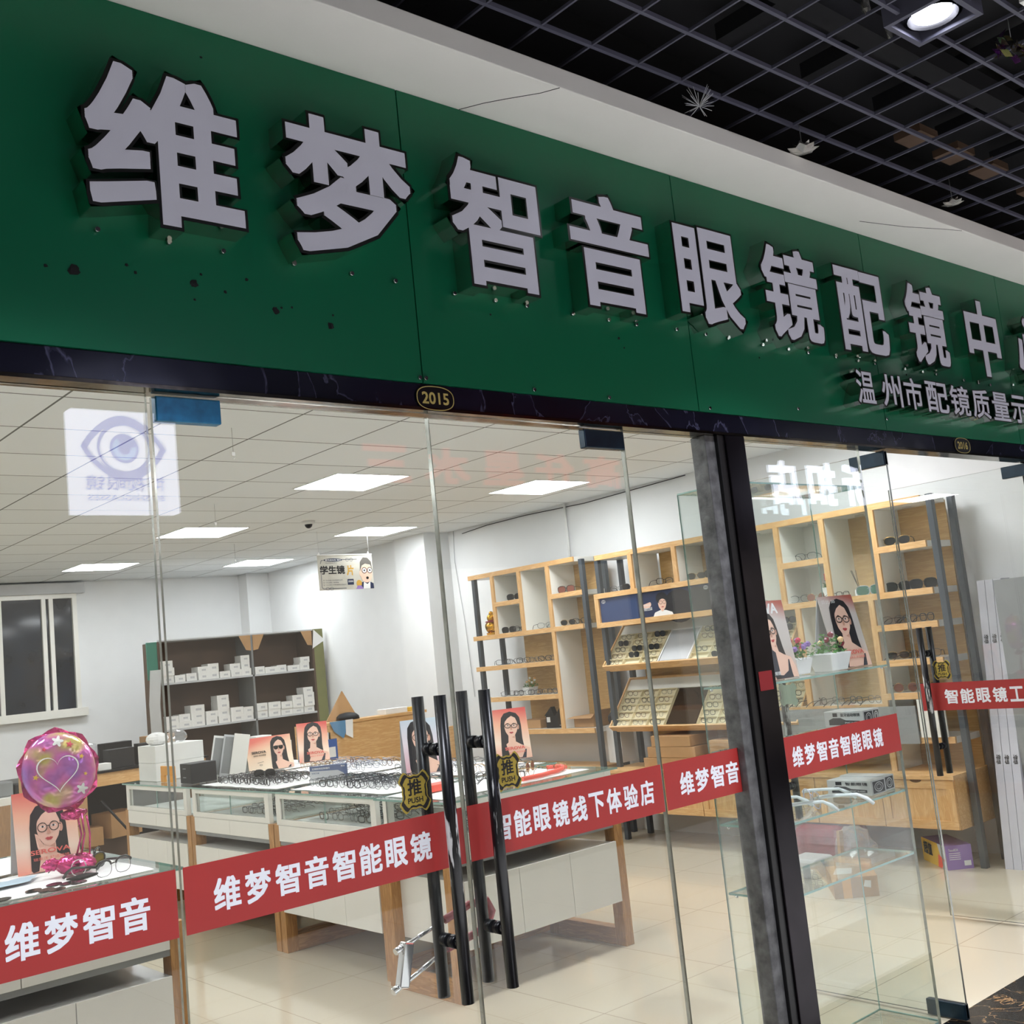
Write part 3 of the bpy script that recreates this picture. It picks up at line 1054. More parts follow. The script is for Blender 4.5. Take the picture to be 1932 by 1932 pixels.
for k, ch in enumerate('高任星水三'):
    xa = -6.75 + 0.54 * k
    put_text(b, ch, TS, xa, xa + .42, 2.86, 3.13, 0, off=0.04, z=.05)
b.build('characters', emit('sign_lit_red', (255, 60, 40), 1.5), t_)


# ------------------------------------------------------------ display counters
m_case_floor = mat('case_floor', (228, 228, 226), 0.6)
COUNTERS = {}


def counter(label, org, rotz, L, D, key, doors=3, drawers=2, glass_case=True, cloth=None):
    t_ = thing('display_counter', label, 'display counter', org, rotz)
    B = lambda name, m, bevel=0.0, parent=t_: None
    e = 0.06
    H = 0.93
    # two oak end frames, each a closed rectangle standing on its edge
    for xa in (0.0, L - e):
        b = MB()
        b.box(xa, xa + e, 0, 0.075, 0, 0.735)
        b.box(xa, xa + e, D - 0.075, D, 0, 0.735)
        b.box(xa, xa + e, 0.075, D - 0.075, 0, 0.09, 1)
        b.box(xa, xa + e, 0.075, D - 0.075, 0.66, 0.735, 1)
        b.build('leg_frame', [m_oak, m_oakx], t_, world=False, bevel=0.002)
    # hanging low cabinet
    b = MB()
    b.box(e, L - e, 0.012, D - 0.012, 0.235, 0.545)
    b.build('low_cabinet', m_cab, t_, world=False)
    w_ = (L - 2 * e) / doors
    for k in range(doors):
        MB().box(e + w_ * k + .0015, e + w_ * (k + 1) - .0015, -0.006, 0.011, 0.236, 0.548).build('cabinet_door', m_cab, t_, world=False, bevel=0.001)
    # drawer box under the show case
    MB().box(e, L - e, 0.02, D - 0.02, 0.645, 0.734).build('drawer_box', m_cab, t_, world=False)
    MB().box(e, L - e, 0.005, D - 0.005, 0.618, 0.645).build('underside_rail', m_grey, t_, world=False)
    w_ = (L - 2 * e) / drawers
    for k in range(drawers):
        MB().box(e + w_ * k + .0015, e + w_ * (k + 1) - .0015, -0.002, 0.019, 0.642, 0.733).build('drawer', m_cab, t_, world=False, bevel=0.001)
    # show case: white posts and rails, glass front, ends and top
    b = MB()
    for (xa, xb) in ((e - .02, e + .03), (L - e - .03, L - e + .02)):
        b.box(xa, xb, 0.0, 0.03, 0.738, 0.918)
        b.box(xa, xb, D - .03, D, 0.738, 0.918)
    for (ya, yb) in ((0, .022), (D - .022, D)):
        b.box(e + .03, L - e - .03, ya, yb, 0.888, 0.918)
        b.box(e + .03, L - e - .03, ya, yb, 0.738, 0.768)
    b.box(e - .02, L - e + .02, 0.0, D, 0.7345, 0.738)
    b.box(e, L - e, .03, D - .03, 0.738, 0.744, 1)
    b.build('show_case', [m_cab, m_case_floor], t_, world=False, bevel=0.0015)
    b = MB()
    b.box(e + .03, (L) / 2 + .01, 0.010, 0.014, 0.768, 0.888, 0, edge=1)
    b.box(L / 2 - .01, L - e - .03, 0.016, 0.020, 0.768, 0.888, 0, edge=1)
    b.box(e - .016, e - .012, .03, D - .03, 0.74, 0.918, 0, edge=1)
    b.box(L - e + .012, L - e + .016, .03, D - .03, 0.74, 0.918, 0, edge=1)
    b.build('case_glass', [m_glass2, m_gedge], t_, world=False)
    MB().box(-.005, L + .005, -.012, D + .012, 0.919, 0.929, 0, edge=1).build('glass_top', [m_glass2, m_gedge], t_, world=False)
    if cloth:
        xa, xb, ya, yb = cloth
        c = MB()
        nx, ny = 14, 8
        V = []
        for j in range(ny + 1):
            for i in range(nx + 1):
                V.append((xa + (xb - xa) * i / nx + random.uniform(-.006, .006), ya + (yb - ya) * j / ny + random.uniform(-.006, .006), 0.9305 + random.uniform(0, .0035)))
        F = [(j * (nx + 1) + i, j * (nx + 1) + i + 1, (j + 1) * (nx + 1) + i + 1, (j + 1) * (nx + 1) + i) for j in range(ny) for i in range(nx)]
        c.raw(V, F, 0, True)
        T = Matrix.Translation(org) @ Matrix.Rotation(rotz, 4, 'Z')
        c.v = [tuple(T @ Vector(p)) for p in c.v]
        o = c.build('white_cloth', m_cloth_w)
        tag(o, 'white cloth spread on the glass top of the ' + key, 'cloth')
    return t_


counter('white display counter on oak frames, first of the left-facing row, nearest the door', (3.25, 3.72, 0), -PI / 2, 1.15, 0.61, 'left-facing counter nearest the door', cloth=(.10, 1.12, .07, .58))
counter('white display counter on oak frames, middle of the left-facing row', (3.25, 4.87, 0), -PI / 2, 1.14, 0.61, 'middle left-facing counter', cloth=(.05, 1.10, .06, .58))
counter('white display counter on oak frames, farthest of the left-facing row, topped with a black box', (3.25, 6.01, 0), -PI / 2, 1.13, 0.61, 'farthest left-facing counter')
counter('white display counter, farthest back in the row facing the wooden racks', (4.52, 4.88, 0), PI / 2, 1.13, 0.61, 'far counter facing the racks', cloth=(.05, 1.08, .04, .57))
counter('white display counter on oak frames, middle of the row facing the wooden racks', (4.52, 3.73, 0), PI / 2, 1.14, 0.61, 'middle counter facing the racks', cloth=(.05, 1.10, .04, .57))
counter('white display counter, nearest the glass in the row facing the wooden racks', (4.52, 2.58, 0), PI / 2, 1.14, 0.61, 'counter facing the racks nearest the glass', cloth=(.05, 1.10, .04, .57))
counter('white display counter on oak frames whose front faces the closed doors, end of the island', (3.21, 1.935, 0), 0.0, 1.16, 0.605, 'end counter facing the doors', cloth=(.05, 1.05, .09, .59))
counter('white display counter on oak frames just behind the far left pane', (0.62, 1.742, 0), 0.0, 1.18, 0.61, 'counter behind the far left pane', cloth=(.0, 1.10, .05, .60))
counter('white display counter on oak frames, second one back behind the far left pane', (0.62, 2.385, 0), 0.0, 1.18, 0.61, 'second counter behind the far left pane', cloth=(.0, 1.12, .03, .56))


# ------------------------------------------------------------ wooden wall racks along the right wall
XF, XB = 6.62, 6.94          # shelf front and back planes
TK = 0.042


def rack(label, y0, y1, legs_y, beams, dividers, backs, zleg=2.335):
    """beams: (ya, yb, ztop); dividers: (y, za, zb); backs: (ya, yb, za, zb)"""
    t_ = thing('display_rack', label, 'display rack', (XF, (y0 + y1) / 2, 0))
    for y in legs_y:
        for x in (XF + 0.005, XB - 0.04):
            bx = MB().box(x, x + .042, y, y + .042, 0, zleg)
            bx.build('leg', m_rackleg, t_, bevel=0.004)
    for ya, yb, zt in beams:
        b = MB()
        b.box(XF, XF + 0.02, ya, yb, zt - TK, zt, 0)
        b.box(XF + 0.02, XB, ya, yb, zt - TK, zt - 0.001, 1)
        b.build('shelf', [m_wy, m_cab], t_, bevel=0.0015)
    for y, za, zb in dividers:
        b = MB()
        b.box(XF + .001, XF + 0.02, y - TK / 2, y + TK / 2, za, zb, 0)
        b.box(XF + 0.02, XB, y - TK / 2, y + TK / 2, za, zb, 1)
        b.build('divider', [m_wz, m_cab], t_, bevel=0.0015)
    b = MB()
    for ya, yb, za, zb in backs:
        b.box(XB, XB + 0.012, ya, yb, za, zb)
    b.build('back_panel', m_plyback, t_)
    return t_


ra = rack('wooden wall rack with a gilt figurine and dark steel legs, farther from the door', 4.40, 5.86, (4.30, 5.775),
          [(4.40, 5.86, 2.365), (5.15, 5.51, 2.079), (4.33, 4.74, 2.072), (4.36, 5.86, 1.786), (4.76, 5.86, 1.497), (4.76, 5.86, 1.206), (4.36, 5.86, 0.905)],
          [(5.514, 1.786, 2.323), (5.132, 1.786, 2.323), (4.746, 1.786, 2.323), (4.743, 0.905, 1.744)],
          [(4.36, 4.746, 1.786, 2.34), (4.36, 5.50, 0.88, 1.75)])
# white linings behind the three upper cells
b = MB()
b.box(XB - .003, XB, 5.132, 5.514, 1.786, 2.323)
b.box(XB - .003, XB, 4.746, 5.132, 1.786, 2.323)
b.build('lining', m_cab, ra)
rb = rack('long wooden wall rack with sloping trays and dark steel legs, nearer the door', 1.17, 4.14, (1.092, 4.11),
          [(1.17, 4.14, 2.335), (3.02, 4.14, 2.015), (1.90, 2.30, 2.032), (1.17, 1.555, 2.042), (1.17, 2.88, 1.742), (1.17, 1.60, 1.530), (1.17, 1.60, 1.298), (1.17, 1.63, 1.083), (1.62, 2.86, 1.018), (1.90, 2.25, 1.36), (1.17, 1.60, 0.80)],
          [(3.742, 2.015, 2.293), (3.272, 2.015, 2.293), (2.30, 1.742, 2.293), (1.92, 1.742, 2.293), (1.532, 1.742, 2.293), (1.62, 0.58, 1.70), (2.88, 1.40, 2.293), (2.20, 1.018, 1.70)],
          [(1.17, 1.9, 0.58, 2.31), (2.3, 3.7, 1.98, 2.31), (1.9, 2.9, 0.58, 1.74), (2.9, 4.0, 0.58, 1.4)])
b = MB()
b.box(XB - .003, XB, 1.93, 2.29, 1.742, 2.293)
b.box(XB - .003, XB, 2.30, 2.88, 1.742, 2.293)
b.build('lining', m_cab, rb)
sp = MB()
for y, z in ((1.36, 2.292), (1.36, 1.999), (1.72, 2.292), (2.1, 2.292), (2.6, 2.292)):
    sp.cyl((6.80, y, z - .004), (6.80, y, z + .001), .032, 16)
sp.build('spot_disc', m_alu, rb)


# the printed strip with a boy wearing spectacles, framed in wood
t_ = thing('framed_banner', 'long blue photo strip of a smiling boy in spectacles, framed in wood on the rack', 'picture', (6.60, 3.52, 1.725))
b = MB()
YA, YE, ZA, ZE = 2.88, 4.16, 1.727, 2.012
b.box(6.585, 6.618, YA, YE, ZE - .042, ZE)
b.box(6.585, 6.618, YA, YE, ZA, ZA + .042)
b.build('frame_rail', m_wy, t_, bevel=.001)
b = MB()
b.box(6.586, 6.618, YE - .046, YE, ZA + .042, ZE - .042)
b.box(6.586, 6.618, YA, YA + .020, ZA + .042, ZE - .042)
b.build('frame_stile', m_wz, t_, bevel=.001)
MB().box(6.604, 6.61, YA + .02, YE - .046, ZA + .042, ZE - .042).build('backing', print_grad('banner_blue', [(0.0, (44, 62, 100)), (0.35, (50, 74, 120)), (0.55, (24, 30, 48)), (1.0, (20, 22, 34))], (0, -1, 0.12)), t_)
T = frame((6.6035, 4.114, 1.769), (0, -1, 0), (0, 0, 1))   # local x along -Y (rightwards as seen), y up
b = MB()
m_ban = [m_skin, m_hair, m_paper, m_navyp, mat('banner_grey', (70, 80, 104), 0.5), m_lip]
b.flat([(0.42, 0), (1.21, 0), (1.21, .201), (0.42, .201)], T, .0004, 3)
b.flat(ell(.86, .06, .17, .13, 20), T, .0006, 1)
b.flat([(.86, 0), (1.21, 0), (1.21, .17), (1.02, .19), (.9, .12)], T, .0007, 1)
b.flat([(.58, 0), (.60, .03), (.66, .045), (.72, .04), (.78, .02), (.79, 0)], T, .0009, 2)
b.flat(ell(.682, .062, .02, .03, 12), T, .001, 0)
b.flat(ell(.685, .098, .042, .056, 20), T, .0012, 0)
b.flat(ell(.685, .138, .060, .046, 20), T, .0014, 1)
b.flat(ell(.690, .098, .040, .034, 16), T, .0016, 0)
ring2(b, T, .672, .104, .017, .015, .003, .002, 1, 14)
ring2(b, T, .710, .104, .017, .015, .003, .002, 1, 14)
b.flat(ell(.688, .068, .014, .004, 10), T, .002, 5)
b.flat(ell(.52, .10, .05, .03, 14), T, .0006, 0)
b.flat([(.47, .10), (.57, .12), (.57, .2), (.47, .2)], T, .0008, 3)
put_text(b, '戴眼镜还在加深', T, .455, .575, .052, .078, 2, off=.01, z=.001)
put_text(b, '科学控制近视', T, .455, .56, .086, .104, 2, off=.004, z=.001)
for cx_ in (.045, 1.14):
    ring2(b, T, cx_, .172, .022, .015, .003, .002, 2, 16)
    ring2(b, T, cx_, .172, .010, .010, .003, .002, 2, 12)
b.build('print', m_ban, t_)


# sloping trays with spectacle compartments
def tray(label, zf, zb):
    """front lower edge at x = XF - .01, z = zf; back edge at x = 6.93, z = zb"""
    y0, y1 = 2.30, 4.15
    fx, bx_ = XF - 0.01, 6.905
    t_ = thing('spectacle_tray', label, 'display tray', (fx, (y0 + y1) / 2, zf))
    sl = Vector((bx_ - fx, 0, zb - zf))
    Ls = sl.length
    T = frame((fx, y1, zf), (0, -1, 0), sl)              # x along rack (-Y), y up the slope, z out of the slope towards the room
    W = y1 - y0
    b = MB()
    b.box(0, W, -0.012, 0.0, -0.045, 0.026, 0, T)
    b.box(0, 0.012, 0, Ls, -0.045, 0.026, 1, T)
    b.box(W - .012, W, 0, Ls, -0.045, 0.026, 1, T)
    b.box(0, W, Ls, Ls + .012, -0.045, 0.026, 0, T)
    b.build('tray_frame', [m_wy, m_wx], t_, bevel=0)
    MB().box(.012, W - .012, 0, Ls, -0.014, -0.010, 0, T).build('tray_bottom', m_tray, t_)
    rows = 5
    hgt = Ls * 0.76
    b = MB()
    def cells(xa, xb, n):
        for i in range(n + 1):
            x = xa + (xb - xa) * i / n
            b.box(x - .002, x + .002, 0, hgt, -0.010, 0.015, 0, T)
        for j in range(rows + 1):
            y = hgt * j / rows
            b.box(xa, xb, y - .002, y + .002, -0.010, 0.015, 0, T)
    cells(.016, .58, 3)
    cells(.92, W - .016, 5)
    b.build('compartments', m_tray, t_)
    MB().box(.012, W - .012, hgt + .004, Ls, 0.004, 0.008, 0, T).build('top_board', m_cab, t_)
    return t_, T, hgt, rows, W, Ls


TRAYS = [tray('upper sloping wooden tray of spectacle compartments with a white panel', 1.40, 1.72),
         tray('lower sloping wooden tray of spectacle compartments with a dark mirror panel', 0.905, 1.265)]
for k, (t_, T, hgt, rows, W, Ls) in enumerate(TRAYS):
    b = MB()
    b.box(.60, .90, 0.02, hgt, 0.0, 0.006, 0, T)
    o = b.build('panel', m_lgrey if k == 0 else mat('mirror_panel', (92, 76, 62), 0.08, 0.85), t_)
    if k == 0:
        b = MB()
        for q in ((.592, .604, 0.01, hgt + .01), (.896, .908, 0.01, hgt + .01), (.604, .896, hgt, hgt + .01)):
            b.box(q[0], q[1], q[2], q[3], 0.0, 0.014, 0, T)
        b.build('panel_frame', m_paper, t_)


# base cabinets hung between the rack legs
def base_cab(label, y0, y1, n):
    t_ = thing('base_cabinet', label, 'cabinet', (6.49, (y0 + y1) / 2, 0.25))
    MB().box(6.50, XB, y0, y1, .25, .555).build('carcass', m_wy, t_)
    MB().box(6.47, XB, y0 - .01, y1 + .01, .555, .582).build('cabinet_top', m_wy, t_, bevel=.002)
    w_ = (y1 - y0) / n
    for k in range(n):
        ya, yb = y0 + w_ * k + .003, y0 + w_ * (k + 1) - .003
        b = MB()
        b.box(6.492, 6.50, ya, yb, .252, .552, 1)
        b.box(6.482, 6.492, ya, yb, .500, .552, 0)
        b.box(6.482, 6.492, ya, yb, .252, .304, 0)
        b.box(6.482, 6.492, ya, ya + .05, .304, .500, 2)
        b.box(6.482, 6.492, yb - .05, yb, .304, .500, 2)
        d_ = b.build('cabinet_door', [m_wy, m_wz, m_wz], t_, bevel=.001)
        T = frame((6.4815, (ya + yb) / 2, .5525), (0, -1, 0), (0, 0, 1))
        c = MB()
        c.flat([(-.04, 0)] + ell(0, 0, .04, .018, 12, PI, 2 * PI) + [(.04, 0)], T, .0005)
        c.build('finger_notch', mat('notch_dark', (96, 62, 34), 0.8), d_)


base_cab('row of light wood base cabinets hung under the long rack nearer the door', 1.15, 4.16, 6)
base_cab('light wood base cabinets hung under the rack farther from the door', 4.37, 5.85, 3)
# grey and white boards leaning in the lower right bay of the long rack
o = bxo('foam_board', (6.60, 6.618, 1.40, 2.56, .76, 1.0), m_grey)
tag(o, 'grey board leaning low in front of the long wooden rack behind the glass cabinet', 'board')
o = bxo('foam_board', (6.595, 6.61, 1.20, 1.38, .80, 1.04), m_cab)
tag(o, 'white board standing low in the right bay of the long wooden rack', 'board')

# reception counter of wood in the middle of the back
t_ = thing('reception_counter', 'wooden reception counter with a ledge behind the display counters', 'counter', (5.7, 6.5, 0))
MB().box(5.28, 6.36, 6.40, 6.44, 0.10, 1.12).build('front_panel', m_wx, t_, bevel=.002)
MB().box(5.26, 6.38, 6.385, 6.60, 1.12, 1.145).build('counter_top', m_wx, t_, bevel=.002)
MB().box(5.50, 6.40, 6.24, 6.40, .60, .64).build('ledge', m_wx, t_, bevel=.002)
MB().box(5.28, 5.31, 6.44, 7.0, 0, 1.12).build('side_panel', m_wy, t_)
MB().box(4.98, 5.28, 6.40, 6.44, 0.0, .98).build('side_panel', m_wx, t_)
MB().box(6.36, 6.72, 6.40, 6.44, 0.0, .95).build('side_panel', m_wx, t_)
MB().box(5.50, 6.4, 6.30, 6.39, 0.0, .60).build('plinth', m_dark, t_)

# work counter along the back wall
t_ = thing('work_counter', 'long wooden work counter with black top along the back of the shop', 'counter', (3.8, 8.1, 0))
MB().box(3.0, 4.75, 7.8, 8.5, .79, .905).build('drawer_band', m_wx, t_, bevel=.002)
MB().box(2.98, 4.77, 7.78, 8.52, .905, .925).build('work_top', m_black, t_, bevel=.002)
for x in (4.69, 3.02):
    MB().box(x, x + .06, 7.84, 8.46, 0, .79).build('leg', m_oak, t_)
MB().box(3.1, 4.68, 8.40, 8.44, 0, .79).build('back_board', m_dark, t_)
MB().tube([(3.75, 7.86, .66), (4.22, 7.86, .05), (3.8, 7.86, .02)], .012, 8).build('brace', m_black, t_)
t_ = thing('white_shelf', 'white work shelf at the far left in front of the back counter', 'shelf', (2.6, 7.4, 0))
MB().box(2.0, 3.22, 7.25, 7.68, .80, .86).build('shelf_top', m_cab, t_, bevel=.003)
for x in (2.05, 3.12):
    MB().box(x, x + .05, 7.3, 7.6, 0, .80).build('leg', m_grey, t_)

# back window with roller shutter cassette
t_ = sthing('window_6', (3.6, YB, 1.45))
b = MB()
wx0, wx1, wz0, wz1 = 2.60, 4.47, 1.46, 2.77
b.box(wx0, wx1, YB - .05, YB, wz1 - .05, wz1)
b.box(wx0 - .03, wx1 + .06, YB - .08, YB, wz0 - .06, wz0 + .03)
b.box(wx1 - .05, wx1, YB - .05, YB, wz0 + .03, wz1 - .05)
b.box(wx0, wx0 + .05, YB - .05, YB, wz0 + .03, wz1 - .05)
b.build('window_frame', m_cab, t_)
b = MB()
for x in (4.085, 4.165, 3.62, 3.05):
    b.box(x, x + .045, YB - .045, YB - .005, wz0 + .03, wz1 - .05)
b.build('sash_stile', m_cab, t_)
MB().box(wx0 + .05, wx1 - .05, YB - .012, YB - .006, wz0 + .03, wz1 - .05).build('window_pane', m_night, t_)
MB().box(wx0 - .05, wx1 + .08, YB - .10, YB, wz1, ZC - .02).build('shutter_box', m_lgrey, t_, bevel=.004)


# ------------------------------------------------------------ glass display tower behind the right bay's fixed pane
t_ = thing('glass_cabinet', 'tall frameless glass display tower right of the dark post, holding posters and plants', 'display cabinet', (3.65, 0.17, 0))
TX0, TX1, TY0, TY1, TZ = 3.215, 4.085, 0.035, 0.300, 2.125
for nm, rg in (('glass_side', (TX0, TX0 + .006, TY0, TY1, 0.02, TZ)), ('glass_side', (TX1 - .006, TX1, TY0, TY1, 0.02, TZ)),
               ('glass_back', (TX0 + .006, TX1 - .006, TY1 - .006, TY1, 0.02, TZ)), ('glass_lid', (TX0, TX1, TY0, TY1, TZ, TZ + .006)), ('glass_foot', (TX0, TX1, TY0, TY1, 0.012, 0.02))):
    MB().box(*rg, 0, edge=1).build(nm, [m_glass2, m_gedge], t_)
TSH = (1.400, 1.165, 0.905, 0.662)
for z in TSH:
    MB().box(TX0 + .007, TX1 - .007, TY0, TY1 - .008, z - .008, z, 0, edge=1).build('glass_shelf', [m_glass2, m_gedge], t_)
b = MB()
for z in TSH:
    for x in (TX0 + .012, TX1 - .012):
        b.ball((x, TY1 - .04, z - .012), .006, 8, 5)
        b.ball((x, TY0 + .03, z - .012), .006, 8, 5)
b.build('shelf_pin', m_chrome, t_)

# ------------------------------------------------------------ printed cards with a woman wearing spectacles
m_cream = print_grad('print_wash', [(0.0, (246, 226, 200)), (0.45, (242, 204, 172)), (0.75, (228, 124, 106)), (1.0, (216, 84, 84))], (-0.35, 0, 0.95))
m_cream2 = print_grad('print_wash_b', [(0.0, (236, 150, 128)), (0.3, (246, 222, 200)), (0.6, (238, 180, 150)), (0.9, (214, 84, 78)), (1.0, (210, 78, 76))], (0.1, 0, 0.85))
m_bluewash = print_grad('print_wash_c', [(0.0, (226, 170, 180)), (0.5, (228, 216, 224)), (1.0, (186, 208, 220))], (0.1, 0, 0.85))
m_greywash = print_grad('print_wash_d', [(0.0, (232, 176, 150)), (0.5, (196, 188, 180)), (0.8, (206, 196, 190)), (1.0, (180, 92, 78))], (0.2, 0, 0.85))
m_stripe = mat('print_dress', (38, 44, 58), 0.5)
CARD_M = [m_skin, m_hair, m_lip, m_skin2, m_paper, m_coral, m_stripe, m_fr_black, m_lens_dark]


def woman(b, T, cx, cy, s, lens='round', z0=.0006, tilt=0.0, hand=False, dress=True, bottom=0.0, w=None):
    """head and shoulders; (cx, cy) face centre, s face half height, bottom = lower edge of the print"""
    R = lambda pts: [(cx + (x * math.cos(tilt) - y * math.sin(tilt)) * s, cy + (x * math.sin(tilt) + y * math.cos(tilt)) * s) for x, y in pts]
    lo = (bottom - cy) / s
    clip = lambda pts: [(x, max(y, lo)) for x, y in pts]
    z = [z0]

    def F(pts, m):
        P = [(px, max(py, bottom)) for px, py in R(pts)]
        if w:
            P = [(min(max(px, w[0]), w[1]), py) for px, py in P]
        b.flat(P, T, z[0], m)
        z[0] += .0002
    # long hair behind
    F([(-.95, -4.2), (-1.0, -1.5), (-1.02, .1), (-.92, .85), (-.6, 1.28), (0, 1.45), (.6, 1.28), (.92, .85), (1.02, .1), (1.05, -1.2), (1.2, -2.2), (.9, -2.6), (.2, -1.6), (-.1, -4.2)], 1)
    # neck and shoulders
    F([(-.30, -.7), (.34, -.7), (.38, -1.45), (.9, -1.75), (1.7, -2.1), (1.95, -2.8), (2.0, -4.4), (-1.3, -4.4), (-1.2, -2.6), (-.8, -1.85), (-.36, -1.5)], 0)
    F([(-.30, -.75), (.34, -.7), (.30, -1.15), (-.05, -1.0)], 3)
    if dress:
        F([(-.95, -2.6), (-.82, -2.6), (-.5, -3.0), (.1, -3.15), (.9, -2.95), (1.25, -2.2), (1.38, -2.2), (1.3, -3.2), (1.2, -4.6), (-1.0, -4.6)], 6)
    # hair falling in front of one shoulder
    F([(-.62, .2), (-.78, -.6), (-.62, -1.6), (-.35, -2.6), (-.42, -4.4), (-1.02, -4.4), (-1.1, -2.2), (-1.02, 0)], 1)
    # face and ear
    F(ell(.70, -.05, .12, .26, 12), 3)
    F([(-.62, .30), (-.64, -.1), (-.55, -.5), (-.32, -.86), (0, -1.02), (.30, -.88), (.54, -.5), (.66, -.1), (.66, .35), (.45, .9), (0, 1.08), (-.42, .85)], 0)
    # fringe parted to one side
    F([(-.70, .05), (-.60, .42), (-.30, .78), (.10, 1.02), (.52, .80), (.70, .3), (.74, .9), (.3, 1.3), (-.3, 1.3), (-.82, .9)], 1)
    for e in (-.30, .30):
        F(ell(e, .10, .13, .055, 12), 4)
        F(ell(e, .10, .062, .062, 10), 1)
        F([(e - .18, .27), (e - .02, .34), (e + .18, .28), (e + .02, .30)], 1)
    F([(-.04, .0), (.05, .0), (.12, -.30), (0, -.36), (-.10, -.30)], 3)
    F([(-.23, -.56), (-.08, -.50), (0, -.53), (.08, -.50), (.23, -.56), (.08, -.68), (-.08, -.68)], 2)
    zz = z[0] + .0004
    if lens == 'dark':
        for e in (-.33, .33):
            b.flat(R([(e - .30, .26), (e + .28, .28), (e + .27, -.05), (e + .08, -.18), (e - .16, -.16), (e - .29, .0)]), T, zz, 8)
        b.flat(R([(-.1, .24), (.1, .24), (.1, .15), (-.1, .15)]), T, zz, 8)
    else:
        for e in (-.33, .33):
            c_ = R([(e, .06)])[0]
            if lens == 'round':
                ring2(b, T, c_[0], c_[1], .28 * s, .27 * s, .045 * s, zz, 7, 20)
            else:
                ring2(b, T, c_[0], c_[1], .31 * s, .23 * s, .06 * s, zz, 7, 20)
        p, q = R([(-.07, .12), (.07, .12)])
        line2(b, T, p, q, .05 * s, zz, 7)
        p, q = R([(.6, .14), (.72, .12)])
        line2(b, T, p, q, .05 * s, zz, 7)
    if hand:
        z[0] = zz + .0004
        F([(-.78, -.22), (-.62, -.30), (-.52, -.62), (-.28, -.98), (-.10, -1.12), (-.05, -1.45), (-.25, -2.2), (-.40, -4.3), (-.95, -4.3), (-.72, -2.6), (-.55, -1.5), (-.70, -.95)], 0)
        for q in range(4):
            a, c_ = R([(-.70 + .10 * q, -.34 - .14 * q), (-.56 + .06 * q, -1.02)])
            line2(b, T, a, c_, .02 * s, z[0], 3)


def card_stand(label, base, ang, wd, ht, wash, art, lean=0.16, depth=None):
    """an A-shaped table card: base = bottom left of the printed face as seen, ang = heading of its width"""
    t_ = thing('table_card', label, 'table card', base)
    u = Vector((math.cos(ang), math.sin(ang), 0))
    back = Vector((-math.sin(ang), math.cos(ang), 0))
    up = (Vector((0, 0, 1)) + back * lean).normalized()
    T = frame(base, u, up)
    MB().box(0, wd, 0, ht, -.003, 0.0, 0, T).build('front_board', wash, t_)
    top = Vector(base) + up * ht
    d = 2 * lean * ht if depth is None else depth
    P = [Vector(base) + back * d, Vector(base) + back * d + u * wd, top + u * wd, top]
    b = MB()
    n = (u.cross(up)) * -.004
    b.face(P)
    b.face([p + n for p in P][::-1])
    for k in range(4):
        j = (k + 1) % 4
        b.face([P[k], P[k] + n, P[j] + n, P[j]])
    b.build('back_board', m_lgrey, t_)
    b = MB()
    art(b, T)
    b.build('print', CARD_M, t_)
    return t_


def art_left(b, T):
    w_ = .245
    woman(b, T, .128, .165, .070, 'round', hand=True, bottom=.002, w=(.004, w_ - .004))
    put_text(b, 'SEROVA', T, .05, .205, .068, .086, 5, off=.02, z=.006)
    put_text(b, '瑞莱沃 舒适眼镜', T, .06, .20, .044, .056, 5, off=0, z=.006)


def art_sun(b, T):
    woman(b, T, .245, .152, .060, 'dark', bottom=.002, w=(.004, .346))
    put_text(b, 'SEROVA', T, .035, .145, .128, .146, 7, off=.03, z=.006)
    put_text(b, '瑞莱沃 舒适眼镜', T, .045, .14, .108, .119, 7, off=.01, z=.006)
    line2(b, T, (.07, .062), (.118, .066), .002, .002, 7)
    ring2(b, T, .095, .045, .012, .006, .002, .002, 7, 12)


def art_r(b, T):
    woman(b, T, .118, .205, .066, 'square', bottom=.002, w=(.004, .226), tilt=-.06)
    put_text(b, 'SEROVA', T, .06, .19, .058, .078, 5, off=.03, z=.006)
    put_text(b, '瑞莱沃 舒适眼镜', T, .08, .19, .036, .047, 5, off=0, z=.006)


def art_blue(b, T):
    woman(b, T, .112, .215, .078, 'round', bottom=.002, w=(.004, .226))


def art_tower1(b, T):
    put_text(b, 'SEROVA', T, .005, .245, .245, .285, 4, off=.03, z=.0008)
    woman(b, T, .160, .175, .052, 'square', z0=.0014, bottom=.002, w=(.004, .286), tilt=.12)
    b.flat([(.004, .012), (.16, .012), (.16, .10), (.10, .135), (.02, .12), (.004, .13)], T, .006, 6)
    b.flat([(.004, .13), (.06, .15), (.09, .21), (.06, .245), (.02, .21), (.004, .2)], T, .0064, 0)
    put_text(b, '瑞莱沃眼镜', T, .07, .16, .016, .030, 4, off=.01, z=.007)


def art_tower2(b, T):
    woman(b, T, .108, .195, .064, 'square', bottom=.002, w=(.004, .206), tilt=-.05)
    put_text(b, 'SEROVA', T, .055, .175, .052, .070, 5, off=.03, z=.006)
    put_text(b, '瑞莱沃 舒适眼镜', T, .075, .175, .034, .044, 5, off=0, z=.006)
    put_text(b, '贝比 30', T, .01, .09, .268, .284, 4, off=0, z=.006)


